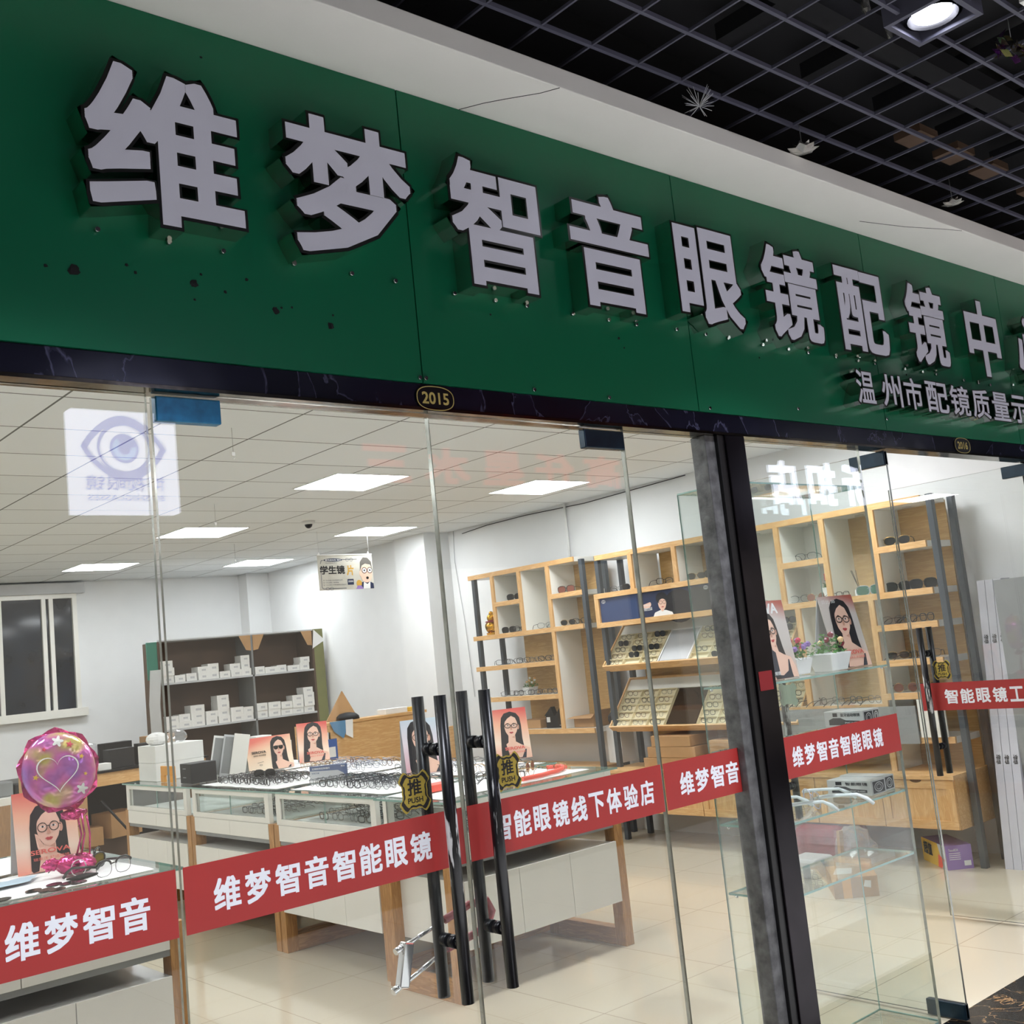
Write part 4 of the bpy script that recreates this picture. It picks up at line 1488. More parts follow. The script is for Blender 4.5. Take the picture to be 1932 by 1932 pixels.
CT = 0.936
card_stand('table card of a woman in round spectacles, cheek on hand, beside the foil balloon', (1.372, 2.27, CT), 0.02, .245, .315, m_cream2, art_left, .14)
card_stand('wide orange table card of a woman in dark sunglasses, on the far display counters', (3.80, 5.06, CT), -.10, .35, .245, m_cream, art_sun, .2)
card_stand('upright table card of a woman in black spectacles, farthest one on the display counters', (4.28, 5.18, CT), -.42, .23, .30, m_cream2, art_r, .2)
card_stand('pale blue table card of a woman half hidden by the left pull handles', (3.865, 3.18, CT), -.35, .23, .33, m_bluewash, art_blue, .2)
card_stand('coral table card of a woman half hidden by the right pull handle', (4.49, 3.08, CT), -.45, .23, .32, m_cream2, art_r, .2)
card_stand('table card of a woman with raised arm in the glass tower, next to the post', (3.255, .075, 1.402), .06, .29, .295, m_greywash, art_tower1, .12)
card_stand('table card of a woman in black spectacles, right end of the glass tower', (3.872, .135, 1.402), -.12, .21, .30, m_greywash, art_tower2, .2)

# blue and grey leaflet box and small cards on the counters
t_ = thing('leaflet_stand', 'slate blue printed sign box standing among the spectacles on the middle counters', 'sign', (3.66, 3.80, CT))
T = frame((3.60, 3.86, CT), (.72, -.70, 0), (0, 0, 1))
MB().box(0, .235, 0, .085, -.03, 0, 0, T).build('box', mat('slate_card', (96, 108, 140), 0.5), t_)
b = MB()
b.flat([(0, 0), (.225, 0), (.215, .03), (.18, .05), (.0, .056)], T, .0006, 0)
put_text(b, '近视防控定制镜片', T, .015, .13, .062, .074, 1, off=.01, z=.001)
put_text(b, '定制方案', T, .012, .06, .036, .046, 2, off=.01, z=.001)
put_text(b, '精选', T, .20, .225, .068, .078, 1, off=.01, z=.001)
b.build('print', [m_lgrey, m_paper, mat('slate_ink', (70, 84, 120), 0.5)], t_)
o = bxo('red_box', (3.40, 3.53, 2.30, 2.40, CT, CT + .035), m_redlit, bevel=.003)
tag(o, 'small coral red box on the end counter behind the left pull handles', 'box')
b = MB().tube([(3.80, 2.05, CT + .012), (3.95, 2.06, CT + .012), (4.10, 2.10, CT + .012), (4.22, 2.17, CT + .012), (4.25, 2.24, CT + .012), (4.2, 2.3, CT + .012)], .012, 8)
o = b.build('coral_strap', m_redlit)
tag(o, 'curved coral red strap lying on the end counter that faces the doors', 'strap')

# ------------------------------------------------------------ hanging poster and ceiling hooks
t_ = thing('hanging_poster', 'student lens poster of a surprised boy hung on threads from the shop ceiling', 'poster', (5.68, 6.5, 2.35))
T = frame((5.37, 6.5, 2.35), (1, 0.02, 0), (0, 0, 1))
MB().box(0, .615, 0, .33, -.002, 0, 0, T).build('board', mat('poster_grey', (196, 192, 180), 0.5, var=.08, scale=12), t_)
b = MB()
put_text(b, '学生镜', T, .02, .295, .15, .232, 1, off=.035, z=.0006)
put_text(b, '片', T, .315, .395, .135, .232, 3, off=.035, z=.0006)
b.flat(ell(.17, .285, .105, .016, 20), T, .0006, 2)
put_text(b, '蔡司成长乐 镜片', T, .085, .26, .277, .293, 4, off=.01, z=.001)
put_text(b, 'MyoVision Pro', T, .085, .21, .250, .262, 2, off=0, z=.001)
for q, (y_, x_) in enumerate(((.088, .26), (.066, .215), (.044, .30))):
    put_text(b, '专门针对青少年眼轴增长而设计的镜片'[:(12, 9, 14)[q]], T, .045, x_, y_, y_ + .012, 2, off=0, z=.001)
b.flat([(.315, .045), (.385, .045), (.385, .10), (.315, .10)], T, .0008, 2)
put_text(b, 'ZEISS', T, .322, .378, .070, .086, 4, off=.02, z=.0012)
for pts in ([(.03, .21), (.03, .03), (.045, .015), (.30, .015)], [(.06, .285), (.04, .28), (.03, .25)], [(.275, .288), (.44, .288)]):
    for p, q in zip(pts, pts[1:]):
        line2(b, T, p, q, .005, .0005, 2)
for cx_, cy_ in ((.33, .285), (.375, .285), (.09, .015), (.135, .015)):
    ring2(b, T, cx_, cy_, .02, .016, .003, .0007, 2, 14)
# boy
b.flat([(.42, .002), (.46, .06), (.50, .07), (.57, .07), (.61, .05), (.612, .002)], T, .0008, 2)
b.flat([(.49, .002), (.50, .07), (.54, .045), (.575, .075), (.57, .002)], T, .001, 4)
b.flat(ell(.535, .15, .068, .09, 22), T, .0012, 0)
b.flat(ell(.468, .15, .012, .026, 10), T, .0013, 0)
b.flat([(.465, .17), (.47, .26), (.51, .305), (.56, .30), (.60, .26), (.605, .19), (.585, .235), (.53, .245), (.49, .225)], T, .0016, 5)
b.flat(ell(.545, .105, .016, .014, 12), T, .0016, 1)
for e in (.515, .578):
    b.flat(ell(e, .178, .022, .022, 14), T, .0017, 4)
    b.flat(ell(e, .178, .009, .010, 10), T, .0019, 1)
    ring2(b, T, e, .178, .030, .030, .006, .0021, 1, 18)
b.flat(ell(.445, .055, .032, .034, 10), T, .0014, 3)
b.flat([(.405, .002), (.425, .035), (.465, .035), (.495, .002)], T, .0016, 6)
b.build('print', [m_skin, m_ink, m_navyp, mat('print_gold', (198, 154, 62), 0.5), m_paper, mat('print_hairgrey', (96, 92, 86), 0.5), m_purple], t_)
b = MB()
b.box(0, .615, .33, .338, -.004, .004, 0, T)
for x in (.02, .575):
    b.prism([(x - .012, .338), (x + .012, .338), (x, .362)], T, .003, 0)
b.build('hanging_rail', m_paper, t_)
b = MB()
for x in (5.39, 5.945):
    b.cyl((x, 6.50, 2.71), (x, 6.50, ZC), .0012, 5)
b.build('thread', m_lgrey, t_)
for (x, y, z, lab) in ((2.67, 2.77, 2.78, 'bare plastic hook on a long thread nearest the glass, under the shop ceiling'), (3.68, 5.08, 2.77, 'bare plastic hook on a thread between two ceiling light panels'), (4.95, 7.3, 2.76, 'bare plastic hook on a thread near the back of the shop ceiling')):
    t_ = thing('ceiling_hook', lab, 'hook', (x, y, z))
    MB().cyl((x, y, z), (x, y, ZC), .0012, 5).build('thread', m_grey, t_)
    b = MB()
    b.box(x - .008, x + .008, y - .004, y + .004, z - .02, z)
    b.tube([(x, y, z - .02), (x + .008, y, z - .03), (x, y, z - .038), (x - .006, y, z - .03)], .002, 5)
    b.build('hook', m_paper, t_)
# security camera dome on the ceiling
t_ = thing('dome_camera', 'small white dome camera on the shop ceiling above the rear counters', 'camera', (4.95, 5.9, ZC - .06))
MB().lathe([(.06, 0), (.055, -.02), (.04, -.03)], (4.95, 5.9, ZC), 18).build('base', m_paper, t_)
MB().ball((4.95, 5.9, ZC - .03), .034, 14, 8).build('lens_dome', m_black, t_)

# pipe and cable on the right wall
o = MB().cyl((7.03, 4.85, 2.36), (7.03, 4.85, ZC), .012, 10).build('conduit', m_paper)
tag(o, 'thin white conduit running up the right wall above the wooden racks', 'pipe')
o = MB().tube([(7.04, 6.4, 2.86), (7.04, 6.0, 2.885), (7.04, 5.4, 2.89), (7.04, 4.6, 2.87), (7.04, 4.0, 2.885), (7.04, 3.4, 2.90)], .004, 5).build('cable', m_ink)
tag(o, 'thin black cable along the top of the right wall', 'cable')
o = MB().tube([(7.045, 6.55, ZC), (7.04, 6.57, 2.6), (7.04, 6.5, 2.0), (7.04, 6.45, 1.2)], .003, 5).build('cable', m_lgrey)
tag(o, 'thin pale cable running down the wall corner beside the pillar', 'cable')


# ------------------------------------------------------------ spectacles
def lens_outline(style, n=16):
    if style == 'round':
        return [(.023 * math.cos(2 * PI * k / n), .022 * math.sin(2 * PI * k / n)) for k in range(n)]
    e = {'square': 3.4, 'cat': 2.6, 'club': 2.8, 'sun': 3.0, 'shield': 3.6}[style]
    rx, ry = {'square': (.026, .0195), 'cat': (.026, .020), 'club': (.026, .021), 'sun': (.028, .0235), 'shield': (.032, .024)}[style]
    P = []
    for k in range(n):
        t = 2 * PI * k / n
        c_, s_ = math.cos(t), math.sin(t)
        rr = 1 / (abs(c_) ** e + abs(s_) ** e) ** (1 / e)
        x, y = rx * rr * c_, ry * rr * s_
        if style in ('cat', 'sun') and y > 0:
            x *= 1.06
        P.append((x, y))
    return P


def specs_parts(style, rim=.0022, folded=False, tk=1.0):
    """local: x across, y backwards (temples), z up; origin where lens bottoms and temple tips rest"""
    P = lens_outline(style)
    dx = .033 if style != 'shield' else .034
    h = .022
    fr, ln, tm = MB(), [], []
    for sgn in (-1, 1):
        pts = [(sgn * dx + sgn * x, 0, h + z) for x, z in P]
        if style == 'club':
            fr.tube([p for p in pts if p[2] > h - .001] if False else pts, .0008, 4, 0, True)
            up = sorted([p for p in pts if p[2] >= h + .004], key=lambda p: p[0])
            fr.tube(up, .003, 6, 0)
        else:
            fr.tube(pts, rim, 4, 0, True)
        l_ = MB()
        l_.face([(p[0], .0006, p[2]) for p in pts])
        ln.append(l_)
        t = MB()
        x0 = sgn * (dx + .030)
        if folded:
            t.tube([(x0, .002, h + .012), (x0 - sgn * .03, .010 + .004 * sgn, h + .006), (-x0 * .85, .012 + .004 * sgn, h - .006)], [.0024, .0018, .0022], 4)
        else:
            t.tube([(x0 - sgn * .004, 0, h + .010), (x0, .006, h + .011), (x0 - sgn * .001, .05, h + .010), (x0 - sgn * .003, .095, h + .007), (x0 - sgn * .005, .120, h - .006), (x0 - sgn * .006, .136, .002)], [.0022 * tk, .0022 * tk, .0018 * tk, .0018 * tk, .0024 * tk, .0022 * tk], 6 if tk > 1 else 4)
        tm.append(t)
    fr.tube([(-dx + .022, 0, h + .008), (0, -.003, h + .011), (dx - .022, 0, h + .008)], rim * 0.9, 4)
    return fr, ln, tm


def specs_mesh(name, style, fm, lm, rim=.0022, folded=False):
    fr, ln, tm = specs_parts(style, rim, folded)
    b = MB()
    for part, mi in [(fr, 0)] + [(t, 0) for t in tm] + [(l_, 1) for l_ in ln]:
        i = len(b.v)
        b.v += part.v
        b.f += [tuple(a + i for a in f) for f in part.f]
        b.m += [mi] * len(part.f)
        b.s += part.s
    return b.build(name, [fm, lm], origin=(0, 0, 0))


def specs_thing(name, style, fm, lm, tmat=None, rim=.0022, folded=False, tk=1.0):
    t_ = thing(name, 'x', 'eyeglasses', (0, 0, 0))
    fr, ln, tm = specs_parts(style, rim, folded, tk)
    fr.build('front_frame', fm, t_)
    for l_ in ln:
        l_.build('lens', lm, t_)
    for t in tm:
        t.build('temple', tmat or fm, t_)
    return t_


def M4(x, y, z, rz=0.0, rx=0.0, s=1.0):
    return Matrix.Translation((x, y, z)) @ Matrix.Rotation(rz, 4, 'Z') @ Matrix.Rotation(rx, 4, 'X') @ Matrix.Scale(s, 4)


PROTO = [specs_mesh('eyeglasses', 'square', m_fr_black, m_lens_clear, .0028), specs_mesh('eyeglasses', 'round', m_fr_grey, m_lens_clear, .0013),
         specs_mesh('eyeglasses', 'square', m_fr_grey, m_lens_clear, .0016), specs_mesh('eyeglasses', 'cat', m_fr_black, m_lens_clear, .0018),
         specs_mesh('eyeglasses', 'round', m_fr_gold, m_lens_clear, .0012), specs_mesh('eyeglasses', 'square', m_fr_clear, m_lens_clear, .0022),
         specs_mesh('eyeglasses', 'cat', m_fr_tort, m_lens_clear, .0022), specs_mesh('eyeglasses', 'sun', m_fr_black, m_lens_dark, .003)]
used_proto = {}


def place(k, mtx, label, group, cat='eyeglasses'):
    p = PROTO[k]
    if k not in used_proto:
        used_proto[k] = 1
        o = p
    else:
        o = p.copy()
        COL.objects.link(o)
    o.matrix_world = mtx
    tag(o, label, cat, group)
    return o


random.seed(21)


def pile(x0, x1, y0, y1, z, nx, ny, kinds, label, group, face=-PI / 2, jit=.012, skip=0.0, dz=0.0):
    for j in range(ny):
        for i in range(nx):
            if random.random() < skip:
                continue
            x = x0 + (x1 - x0) * (i + .5) / nx + random.uniform(-jit, jit)
            y = y0 + (y1 - y0) * (j + .5) / ny + random.uniform(-jit, jit)
            place(random.choice(kinds), M4(x, y, z + dz * i, face + random.uniform(-.28, .28), random.uniform(.0, .08)), label, group)


ZT = .936
# tops of the left-facing counters (frames face the aisle on the left)
pile(3.40, 3.72, 2.72, 3.58, ZT, 7, 6, (0, 1, 2, 1, 2, 3), 'thin dark spectacles in nested rows on the left-facing counter nearest the door', 'spectacles on the nearest left-facing counter top')
pile(3.36, 3.70, 3.95, 4.75, ZT, 7, 6, (0, 3, 0, 2, 1), 'dark spectacles in nested rows on the middle left-facing counter', 'spectacles on the middle left-facing counter top')
# inside the show cases
pile(3.40, 3.72, 2.76, 3.52, .745, 4, 5, (0, 1, 2), 'spectacles in rows inside the glass case of the left-facing counter nearest the door', 'spectacles in the nearest show case', dz=.010)
pile(3.38, 3.72, 3.92, 4.45, .745, 4, 4, (0, 3, 2), 'spectacles in rows inside the glass case of the middle left-facing counter', 'spectacles in the middle show case', dz=.010)
pile(3.34, 3.80, 2.02, 2.5, .745, 4, 3, (1, 2, 0), 'spectacles inside the glass case of the end counter facing the doors', 'spectacles in the end show case')
# counters facing the racks
pile(3.98, 4.40, 3.88, 4.75, ZT, 4, 6, (5, 5, 1, 4, 6), 'pale clear-framed spectacles on the far counters facing the racks', 'pale spectacles on the far counters')
pile(3.98, 4.40, 3.05, 3.62, ZT, 3, 3, (1, 2, 5), 'thin spectacles on the middle counter facing the racks', 'spectacles on the middle counter facing the racks')
pile(3.60, 4.20, 2.05, 2.45, ZT, 4, 2, (4, 1, 4, 0), 'fine wire spectacles scattered on the end counter facing the doors', 'spectacles on the end counter', face=0, jit=.04)
pile(3.98, 4.42, 2.66, 3.0, ZT, 2, 2, (4, 1), 'fine wire spectacles on the nearest counter facing the racks', 'spectacles on the nearest counter facing the racks', jit=.03)
pile(1.02, 1.32, 2.46, 2.86, ZT, 2, 3, (0, 3), 'black spectacles at the far left on the second counter behind the left pane', 'spectacles on the second left counter', face=0, jit=.03)
# trays: one pair in each compartment
for q, (t_, T, hgt, rows, W, Ls) in enumerate(TRAYS):
    for j in range(rows):
        for i in range(8):
            x = .016 + (.58 - .016) / 3 * (i + .5) if i < 3 else .92 + (W - .016 - .92) / 5 * (i - 3 + .5)
            if random.random() < (.15 if q == 0 else .05):
                continue
            k = random.choice((7, 7, 0, 7, 3, 6, 7) if q == 0 else (0, 1, 2, 6))
            m_ = T @ Matrix.Translation((x, hgt * (j + .32) / rows, 0.0)) @ Matrix.Rotation(PI / 2 + .62, 4, 'X') @ Matrix.Rotation(PI, 4, 'Z') @ Matrix.Rotation(PI, 4, 'Z') @ Matrix.Scale(.95, 4)
            m_ = Matrix.Translation(T @ Vector((x, hgt * (j + .30) / rows, .004))) @ Matrix.Rotation(-PI / 2, 4, 'Z') @ Matrix.Scale(.9, 4)
            place(k, m_, ('pair of spectacles in a compartment of the upper sloping tray', 'pair of spectacles in a compartment of the lower sloping tray')[q], ('spectacles in the upper tray', 'spectacles in the lower tray')[q])

# spectacles and sunglasses on the racks, built with their parts
SG_black = specs_thing('sunglasses', 'sun', m_fr_black, m_lens_dark)
SG_brown = specs_thing('sunglasses', 'sun', m_fr_black, m_lens_brown)
SG_metal = specs_thing('sunglasses', 'cat', m_fr_gold, m_lens_dark, m_fr_black, .0016)
SG_rose = specs_thing('sunglasses', 'round', m_fr_gold, m_lens_brown, m_fr_black, .0014)
SG_shield = specs_thing('sunglasses', 'shield', m_fr_clear, m_lens_green)
EG_black = specs_thing('eyeglasses', 'square', m_fr_black, m_lens_clear, None, .0024)
EG_fine = specs_thing('eyeglasses', 'cat', m_fr_grey, m_lens_clear, m_fr_black, .0016)
EG_club = specs_thing('eyeglasses', 'club', m_fr_black, m_lens_clear, m_fr_black, tk=2.0)
EG_white = specs_thing('eyeglasses', 'square', m_fr_clear, m_lens_clear, m_fr_white, .0018, tk=2.2)
first = {}


def show(proto, x, y, z, rz, label, group=None, s=1.0, rx=0.0):
    mtx = M4(x, y, z, rz, rx, s)
    if proto.name not in first:
        first[proto.name] = 1
        o = proto
        o.matrix_world = mtx
        o['label'] = label
    else:
        o = dup(proto, mtx, label)
    o['category'] = 'sunglasses' if proto.name.startswith('sun') else 'eyeglasses'
    if group:
        o['group'] = group
    elif 'group' in o:
        del o['group']
    return o


RZ = -PI / 2 + .35            # facing the room and a little towards the doors
XS = 6.70
show(SG_black, XS, 5.30, 2.080, RZ, 'black sunglasses in the top left cell of the far wooden rack', s=1.25)
show(SG_black, XS, 5.42, 1.787, RZ, 'black sunglasses below the top left cell of the far wooden rack', s=1.2)
show(EG_black, XS, 5.26, 1.787, RZ, 'black spectacles beside the sunglasses in the lower left cell of the far rack', s=1.2)
show(EG_fine, XS, 4.92, 1.787, RZ + .8, 'dark fine spectacles next to the blue bottle in the tall cell of the far rack', s=1.2)
show(SG_brown, XS, 4.60, 2.073, RZ, 'sunglasses with rosy brown lenses in the top right cell of the far rack', s=1.3)
show(SG_metal, XS, 4.62, 1.787, RZ, 'dark sunglasses in the lower right cell of the far rack', s=1.2)
show(EG_black, XS, 4.47, 1.787, RZ + .2, 'black spectacles beside the far rack steel leg, lower right cell', s=1.2)
for k in range(6):
    show((EG_black, EG_fine)[k % 2], XS, 5.55 - .145 * k, 1.498, RZ + random.uniform(-.5, .9), 'dark spectacles in the row on the third shelf of the far wooden rack', 'spectacles on the third shelf of the far rack', s=1.15)
for k in range(7):
    show((EG_black, EG_fine)[(k + 1) % 2], XS - .02 + .03 * (k % 2), 5.50 - .115 * k, 1.207, RZ + random.uniform(-.5, .9), 'black spectacles lying below the flowers on the fourth shelf of the far rack', 'spectacles on the fourth shelf of the far rack', s=1.1)
show(EG_fine, XS, 3.98, 2.016, RZ, 'fine spectacles at the left end of the shelf above the framed banner', s=1.1)
show(SG_black, XS - .01, 3.83, 2.016, RZ, 'black sunglasses behind the door edge on the shelf above the framed banner', s=1.1)
show(EG_black, XS, 3.46, 2.016, RZ + .8, 'black spectacles in the middle cell above the framed banner', s=1.2)
show(SG_metal, XS, 3.13, 2.016, RZ, 'dark metal sunglasses above the banner, left of the pair by the post', s=1.25)
show(SG_black, XS, 2.95, 2.016, RZ + .1, 'black sunglasses above the banner right beside the dark post', s=1.25)
show(EG_fine, XS, 2.12, 2.033, RZ, 'dark rimmed spectacles on the short shelf above the pink flowers', s=1.25)
show(EG_fine, XS, 2.58, 1.743, RZ + .3, 'fine spectacles beside the glass jar just right of the dark post', s=1.2)
show(EG_fine, XS, 2.22, 1.743, RZ, 'pale spectacles in front of the pink flower pot', s=1.2)
show(SG_rose, XS, 2.08, 1.743, RZ, 'rose tinted spectacles beside the white flower pot', s=1.2)
show(SG_shield, XS, 1.66, 1.743, RZ, 'green mirrored sports sunglasses beside the reed diffuser', s=1.35)
show(EG_black, XS, 1.87, 1.743, RZ + 1.0, 'black folded spectacles left of the reed diffuser', s=1.0)
show(SG_metal, XS, 1.41, 2.043, RZ, 'sunglasses with a pale bridge on the top right shelf by the steel leg', s=1.4)
show(SG_black, XS, 1.45, 1.743, RZ + .2, 'black sunglasses on the second right shelf, left one of the two', s=1.3)
show(SG_black, XS, 1.27, 1.743, RZ + .1, 'black sunglasses on the second right shelf, nearer the steel leg', s=1.35)
for k, (y, p_) in enumerate(((1.52, EG_fine), (1.40, EG_black), (1.28, EG_black))):
    show(p_, XS, y, 1.531, RZ + PI * .75 * (k > 0), ('fine spectacles at the left end of the third right shelf', 'black spectacles showing their temples on the third right shelf', 'black spectacles on the third right shelf nearest the steel leg')[k], s=1.2)
for k, (y, p_) in enumerate(((1.52, SG_metal), (1.42, EG_black), (1.30, EG_fine))):
    show(p_, XS, y, 1.299, RZ + PI * .7 * (k == 1), ('glittering spectacles at the glass tower edge on the fourth right shelf', 'black spectacles in the middle of the fourth right shelf', 'pale fine spectacles on the fourth right shelf behind the open door handle')[k], s=1.2)
show(SG_rose, XS, 1.50, 1.084, RZ, 'gold rimmed brown sunglasses on the fifth right shelf', s=1.35)
show(EG_fine, XS, 1.34, 1.084, RZ + .4, 'pale spectacles on the fifth right shelf beside the brown sunglasses', s=1.2)
for k in range(6):
    show((EG_black, EG_fine)[k % 2], XS, 2.44 - .14 * k, 1.019, RZ + PI * .75, 'black spectacles in the long row seen through the glass tower', 'spectacles on the low shelf behind the glass tower', s=1.2)
show(SG_black, XS, 2.40, 1.361, RZ, 'dark sunglasses seen above the plants through the glass tower', s=1.2)
# pairs standing apart near the glass
show(EG_club, 1.585, 1.845, ZT, .35, 'black half-rim spectacles with thick temples on the left counter cloth', s=1.35)
SG_yel = specs_thing('sunglasses', 'sun', m_fr_black, mat('olive_lens', (120, 106, 34), .12, .4), None, .003)
show(SG_yel, 1.60, 2.10, ZT, .55, 'black sunglasses with golden olive lenses behind the small pink balloon', s=1.15)
show(EG_black, 1.68, 2.30, ZT, .9, 'black spectacles at the back edge of the left counter', s=1.1)
show(EG_white, 3.60, .15, .907, -2.2, 'spectacles with white temples on the glass tower shelf beside the boxes', s=1.5)
show(EG_white, 3.40, .17, .907, -2.0, 'spectacles with pale temples on the glass tower shelf beside the post', s=1.5)
show(EG_black, 3.78, 2.12, ZT, .35, 'black-templed spectacles on the end counter beside the coral strap', s=1.2)
show(SG_rose, 4.13, 2.36, ZT + .001, .5, 'gold brown-tinted sunglasses at the right end of the end counter', s=1.2)
show(SG_black, 3.52, 4.30, ZT + .02, -1.0, 'chunky black sunglasses on top of the rows of the middle left-facing counter', s=1.25)
for o_ in (SG_black, SG_brown, SG_metal, SG_rose, SG_shield, EG_black, EG_fine, EG_club, EG_white, SG_yel):
    if o_.name not in first:
        for c in KIDS.get(o_.name, []):
            bpy.data.objects.remove(c)
        bpy.data.objects.remove(o_)
for k, p in enumerate(PROTO):
    if k not in used_proto:
        bpy.data.objects.remove(p)


# ------------------------------------------------------------ storage unit with white boxes at the back
random.seed(5)
YU = 8.80
UX0, UX1, UM, UZ = 4.76, 6.62, 5.84, 2.09
t_ = thing('storage_unit', 'dark brown open storage unit full of white boxes at the back of the shop', 'shelving unit', ((UX0 + UX1) / 2, YU + .2, 0))
MB().box(UX0, UX1, YU + .36, YU + .38, 0.4, UZ).build('back_board', m_brownboard, t_)
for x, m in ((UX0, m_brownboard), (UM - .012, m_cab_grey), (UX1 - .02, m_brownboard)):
    MB().box(x, x + .022, YU, YU + .36, 0.4, UZ).build('side_board', m, t_)
MB().box(UX0, UX1, YU, YU + .36, UZ, UZ + .015).build('top_board', m_lgrey, t_)
for z in (1.655, 1.175, .70):
    MB().box(UX0 + .022, UX1 - .02, YU, YU + .36, z - .02, z).build('shelf', m_lgrey if z > 1 else m_brownboard, t_)
b = MB()
for x, sgn in ((UM - .014, -1), (UM + .014, 1), (UX1 - .022, -1)):
    T = frame((x, YU - .003, UZ), (sgn, 0, 0), (0, 0, -1))
    b.flat([(0, 0), (.14, 0), (.09, .10), (.06, .16), (0, .17)], T, 0)
    b.flat([(0, .17), (.06, .16), (.09, .10), (.14, 0), (0, 0)], T, .002)
b.build('corner_gusset', m_card, t_)
b = MB()
T = frame((UX1 + .005, YU - .004, .5), (1, 0, 0), (0, 0, 1))
o = MB().box(UX1, UX1 + .135, YU + .01, YU + .03, .5, UZ + .015).build('olive_sheet', m_olive)
tag(o, 'tall olive green sheet with a curled corner at the right end of the storage unit', 'sheet')
c = MB()
c.raw([(UX1 + .01, YU - .004, UZ + .01), (UX1 + .125, YU - .012, UZ - .10), (UX1 + .12, YU - .02, UZ - .13), (UX1 - .04, YU - .03, UZ - .21), (UX1 - .035, YU - .035, UZ - .20)], [(0, 1, 2, 3, 4)], 0)
c.raw([(UX1 + .01, YU - .002, UZ + .01), (UX1 + .125, YU - .010, UZ - .10), (UX1 + .12, YU - .018, UZ - .13), (UX1 - .04, YU - .028, UZ - .21), (UX1 - .035, YU - .033, UZ - .20)], [(4, 3, 2, 1, 0)], 0)
c.build('curled_corner', m_paper, o)
o = MB().box(UX0 - .11, UX0, YU + .01, YU + .03, 1.70, UZ).build('teal_sheet', m_teal)
tag(o, 'teal green sheet at the left end of the storage unit', 'sheet')
c = MB()
n = 9
V = [(UX0 - .13 + .10 * math.sin(PI * k / (n - 1)) + s_ * .05, YU - .02 - .05 * math.sin(PI * k / (n - 1)), z) for z, s_ in ((1.80, .6), (1.45, 0), (1.12, .1), (.98, 1.6)) for k in range(n)]
c.raw(V, [(j * n + k, j * n + k + 1, (j + 1) * n + k + 1, (j + 1) * n + k) for j in range(3) for k in range(n - 1)], 0, True)
o = c.build('paper_roll', m_paper)
tag(o, 'white paper sheet peeling off the left end of the storage unit', 'paper')

bx_proto = None


def wbox(x, y, z, sx, sy, sz, rz, label, group):
    global bx_proto
    if bx_proto is None:
        b = MB()
        b.box(-.5, .5, -.5, .5, 0, 1)
        bx_proto = b.build('white_box', m_box, origin=(0, 0, 0))
        T = frame((0, -.501, .5), (1, 0, 0), (0, 0, 1))
        q = MB()
        q.flat([(-.12, -.2), (.28, -.2), (.28, .08), (-.12, .08)], T, 0)
        q.build('printed_mark', m_lgrey, bx_proto, world=False)
        o = bx_proto
    else:
        o = dup(bx_proto, Matrix.Identity(4))
    o.matrix_world = Matrix.Translation((x, y, z)) @ Matrix.Rotation(rz, 4, 'Z') @ Matrix.Diagonal((sx, sy, sz, 1))
    tag(o, label, 'box', group)
    return o


def box_row(x0, x1, z, label, group, hts, y=None, wmin=.115, wmax=.165):
    x = x0
    k = 0
    while x < x1 - .06:
        wd = min(random.uniform(wmin, wmax), x1 - x)
        zz = z
        for _ in range(hts[k % len(hts)]):
            hh = random.uniform(.06, .082)
            wbox(x + wd / 2, (YU + .09 if y is None else y) + random.uniform(-.01, .02), zz, wd * random.uniform(.9, .97), .15, hh, random.uniform(-.04, .04), label, group)
            zz += hh
        x += wd
        k += 1


box_row(UX0 + .03, UM - .02, 1.655, 'small white box on the upper left shelf of the storage unit', 'boxes on the upper left shelf', (3, 1, 1, 2, 2, 1, 2))
box_row(UM + .02, UX1 - .03, 1.655, 'small white box on the upper right shelf of the storage unit', 'boxes on the upper right shelf', (1, 1, 1, 1, 2))
box_row(UX0 + .03, UM - .02, 1.175, 'small white box on the lower left shelf of the storage unit', 'boxes on the lower left shelf', (2, 2, 3, 2, 4, 2, 2, 3, 3))
box_row(UM + .02, UX1 - .03, 1.175, 'small white box on the lower right shelf of the storage unit', 'boxes on the lower right shelf', (2, 2, 2, 3, 4, 4))
for x, z, r in ((5.05, 1.175 + .16, .2), (5.42, 1.175 + .20, -.3), (5.68, 1.175 + .25, .25)):
    pass
# clutter heaped on the table in front of the unit
box_row(4.05, 4.55, 1.0 - .06, 'white box heaped behind the far display counters', 'boxes heaped behind the far counters', (2, 3, 2), y=5.75, wmin=.12, wmax=.17)

# things on the farthest left-facing counter
z0 = .931
for k, (zz, hh) in enumerate(((z0, .13), (z0 + .131, .125))):
    o = bxo('white_carton', (3.36, 3.74, 5.66, 5.98, zz, zz + hh), m_box, bevel=.003)
    tag(o, ('white carton on the farthest counter, lower of the two stacked', 'white carton on the farthest counter, upper of the two stacked')[k], 'box')
for k, (x, y) in enumerate(((3.44, 5.80), (3.62, 5.86))):
    o = MB().ball((x, y, z0 + .256 + .045), (.085, .07, .05), 14, 8, wob=.06).build('wrapped_bundle', m_clearplastic if k else m_cloth_w)
    tag(o, ('white cloth bundle on top of the two white cartons', 'clear plastic wrapped bundle on top of the two white cartons')[k], 'bundle')
o = bxo('black_box', (3.34, 3.53, 5.02, 5.20, z0, z0 + .135), m_black_matt, bevel=.004)
tag(o, 'black ribbed box at the near end of the farthest display counter', 'box')
T = frame((3.339, 5.20, z0), (0, -1, 0), (0, 0, 1))
b = MB()
for z in (.04, .10):
    b.flat([(.05, z), (.10, z), (.10, z + .003), (.05, z + .003)], T, .0006)
b.build('slot_mark', m_lgrey, o)
t_ = thing('file_rack', 'tilted white plastic panels standing behind the black box', 'rack', (3.62, 5.05, z0))
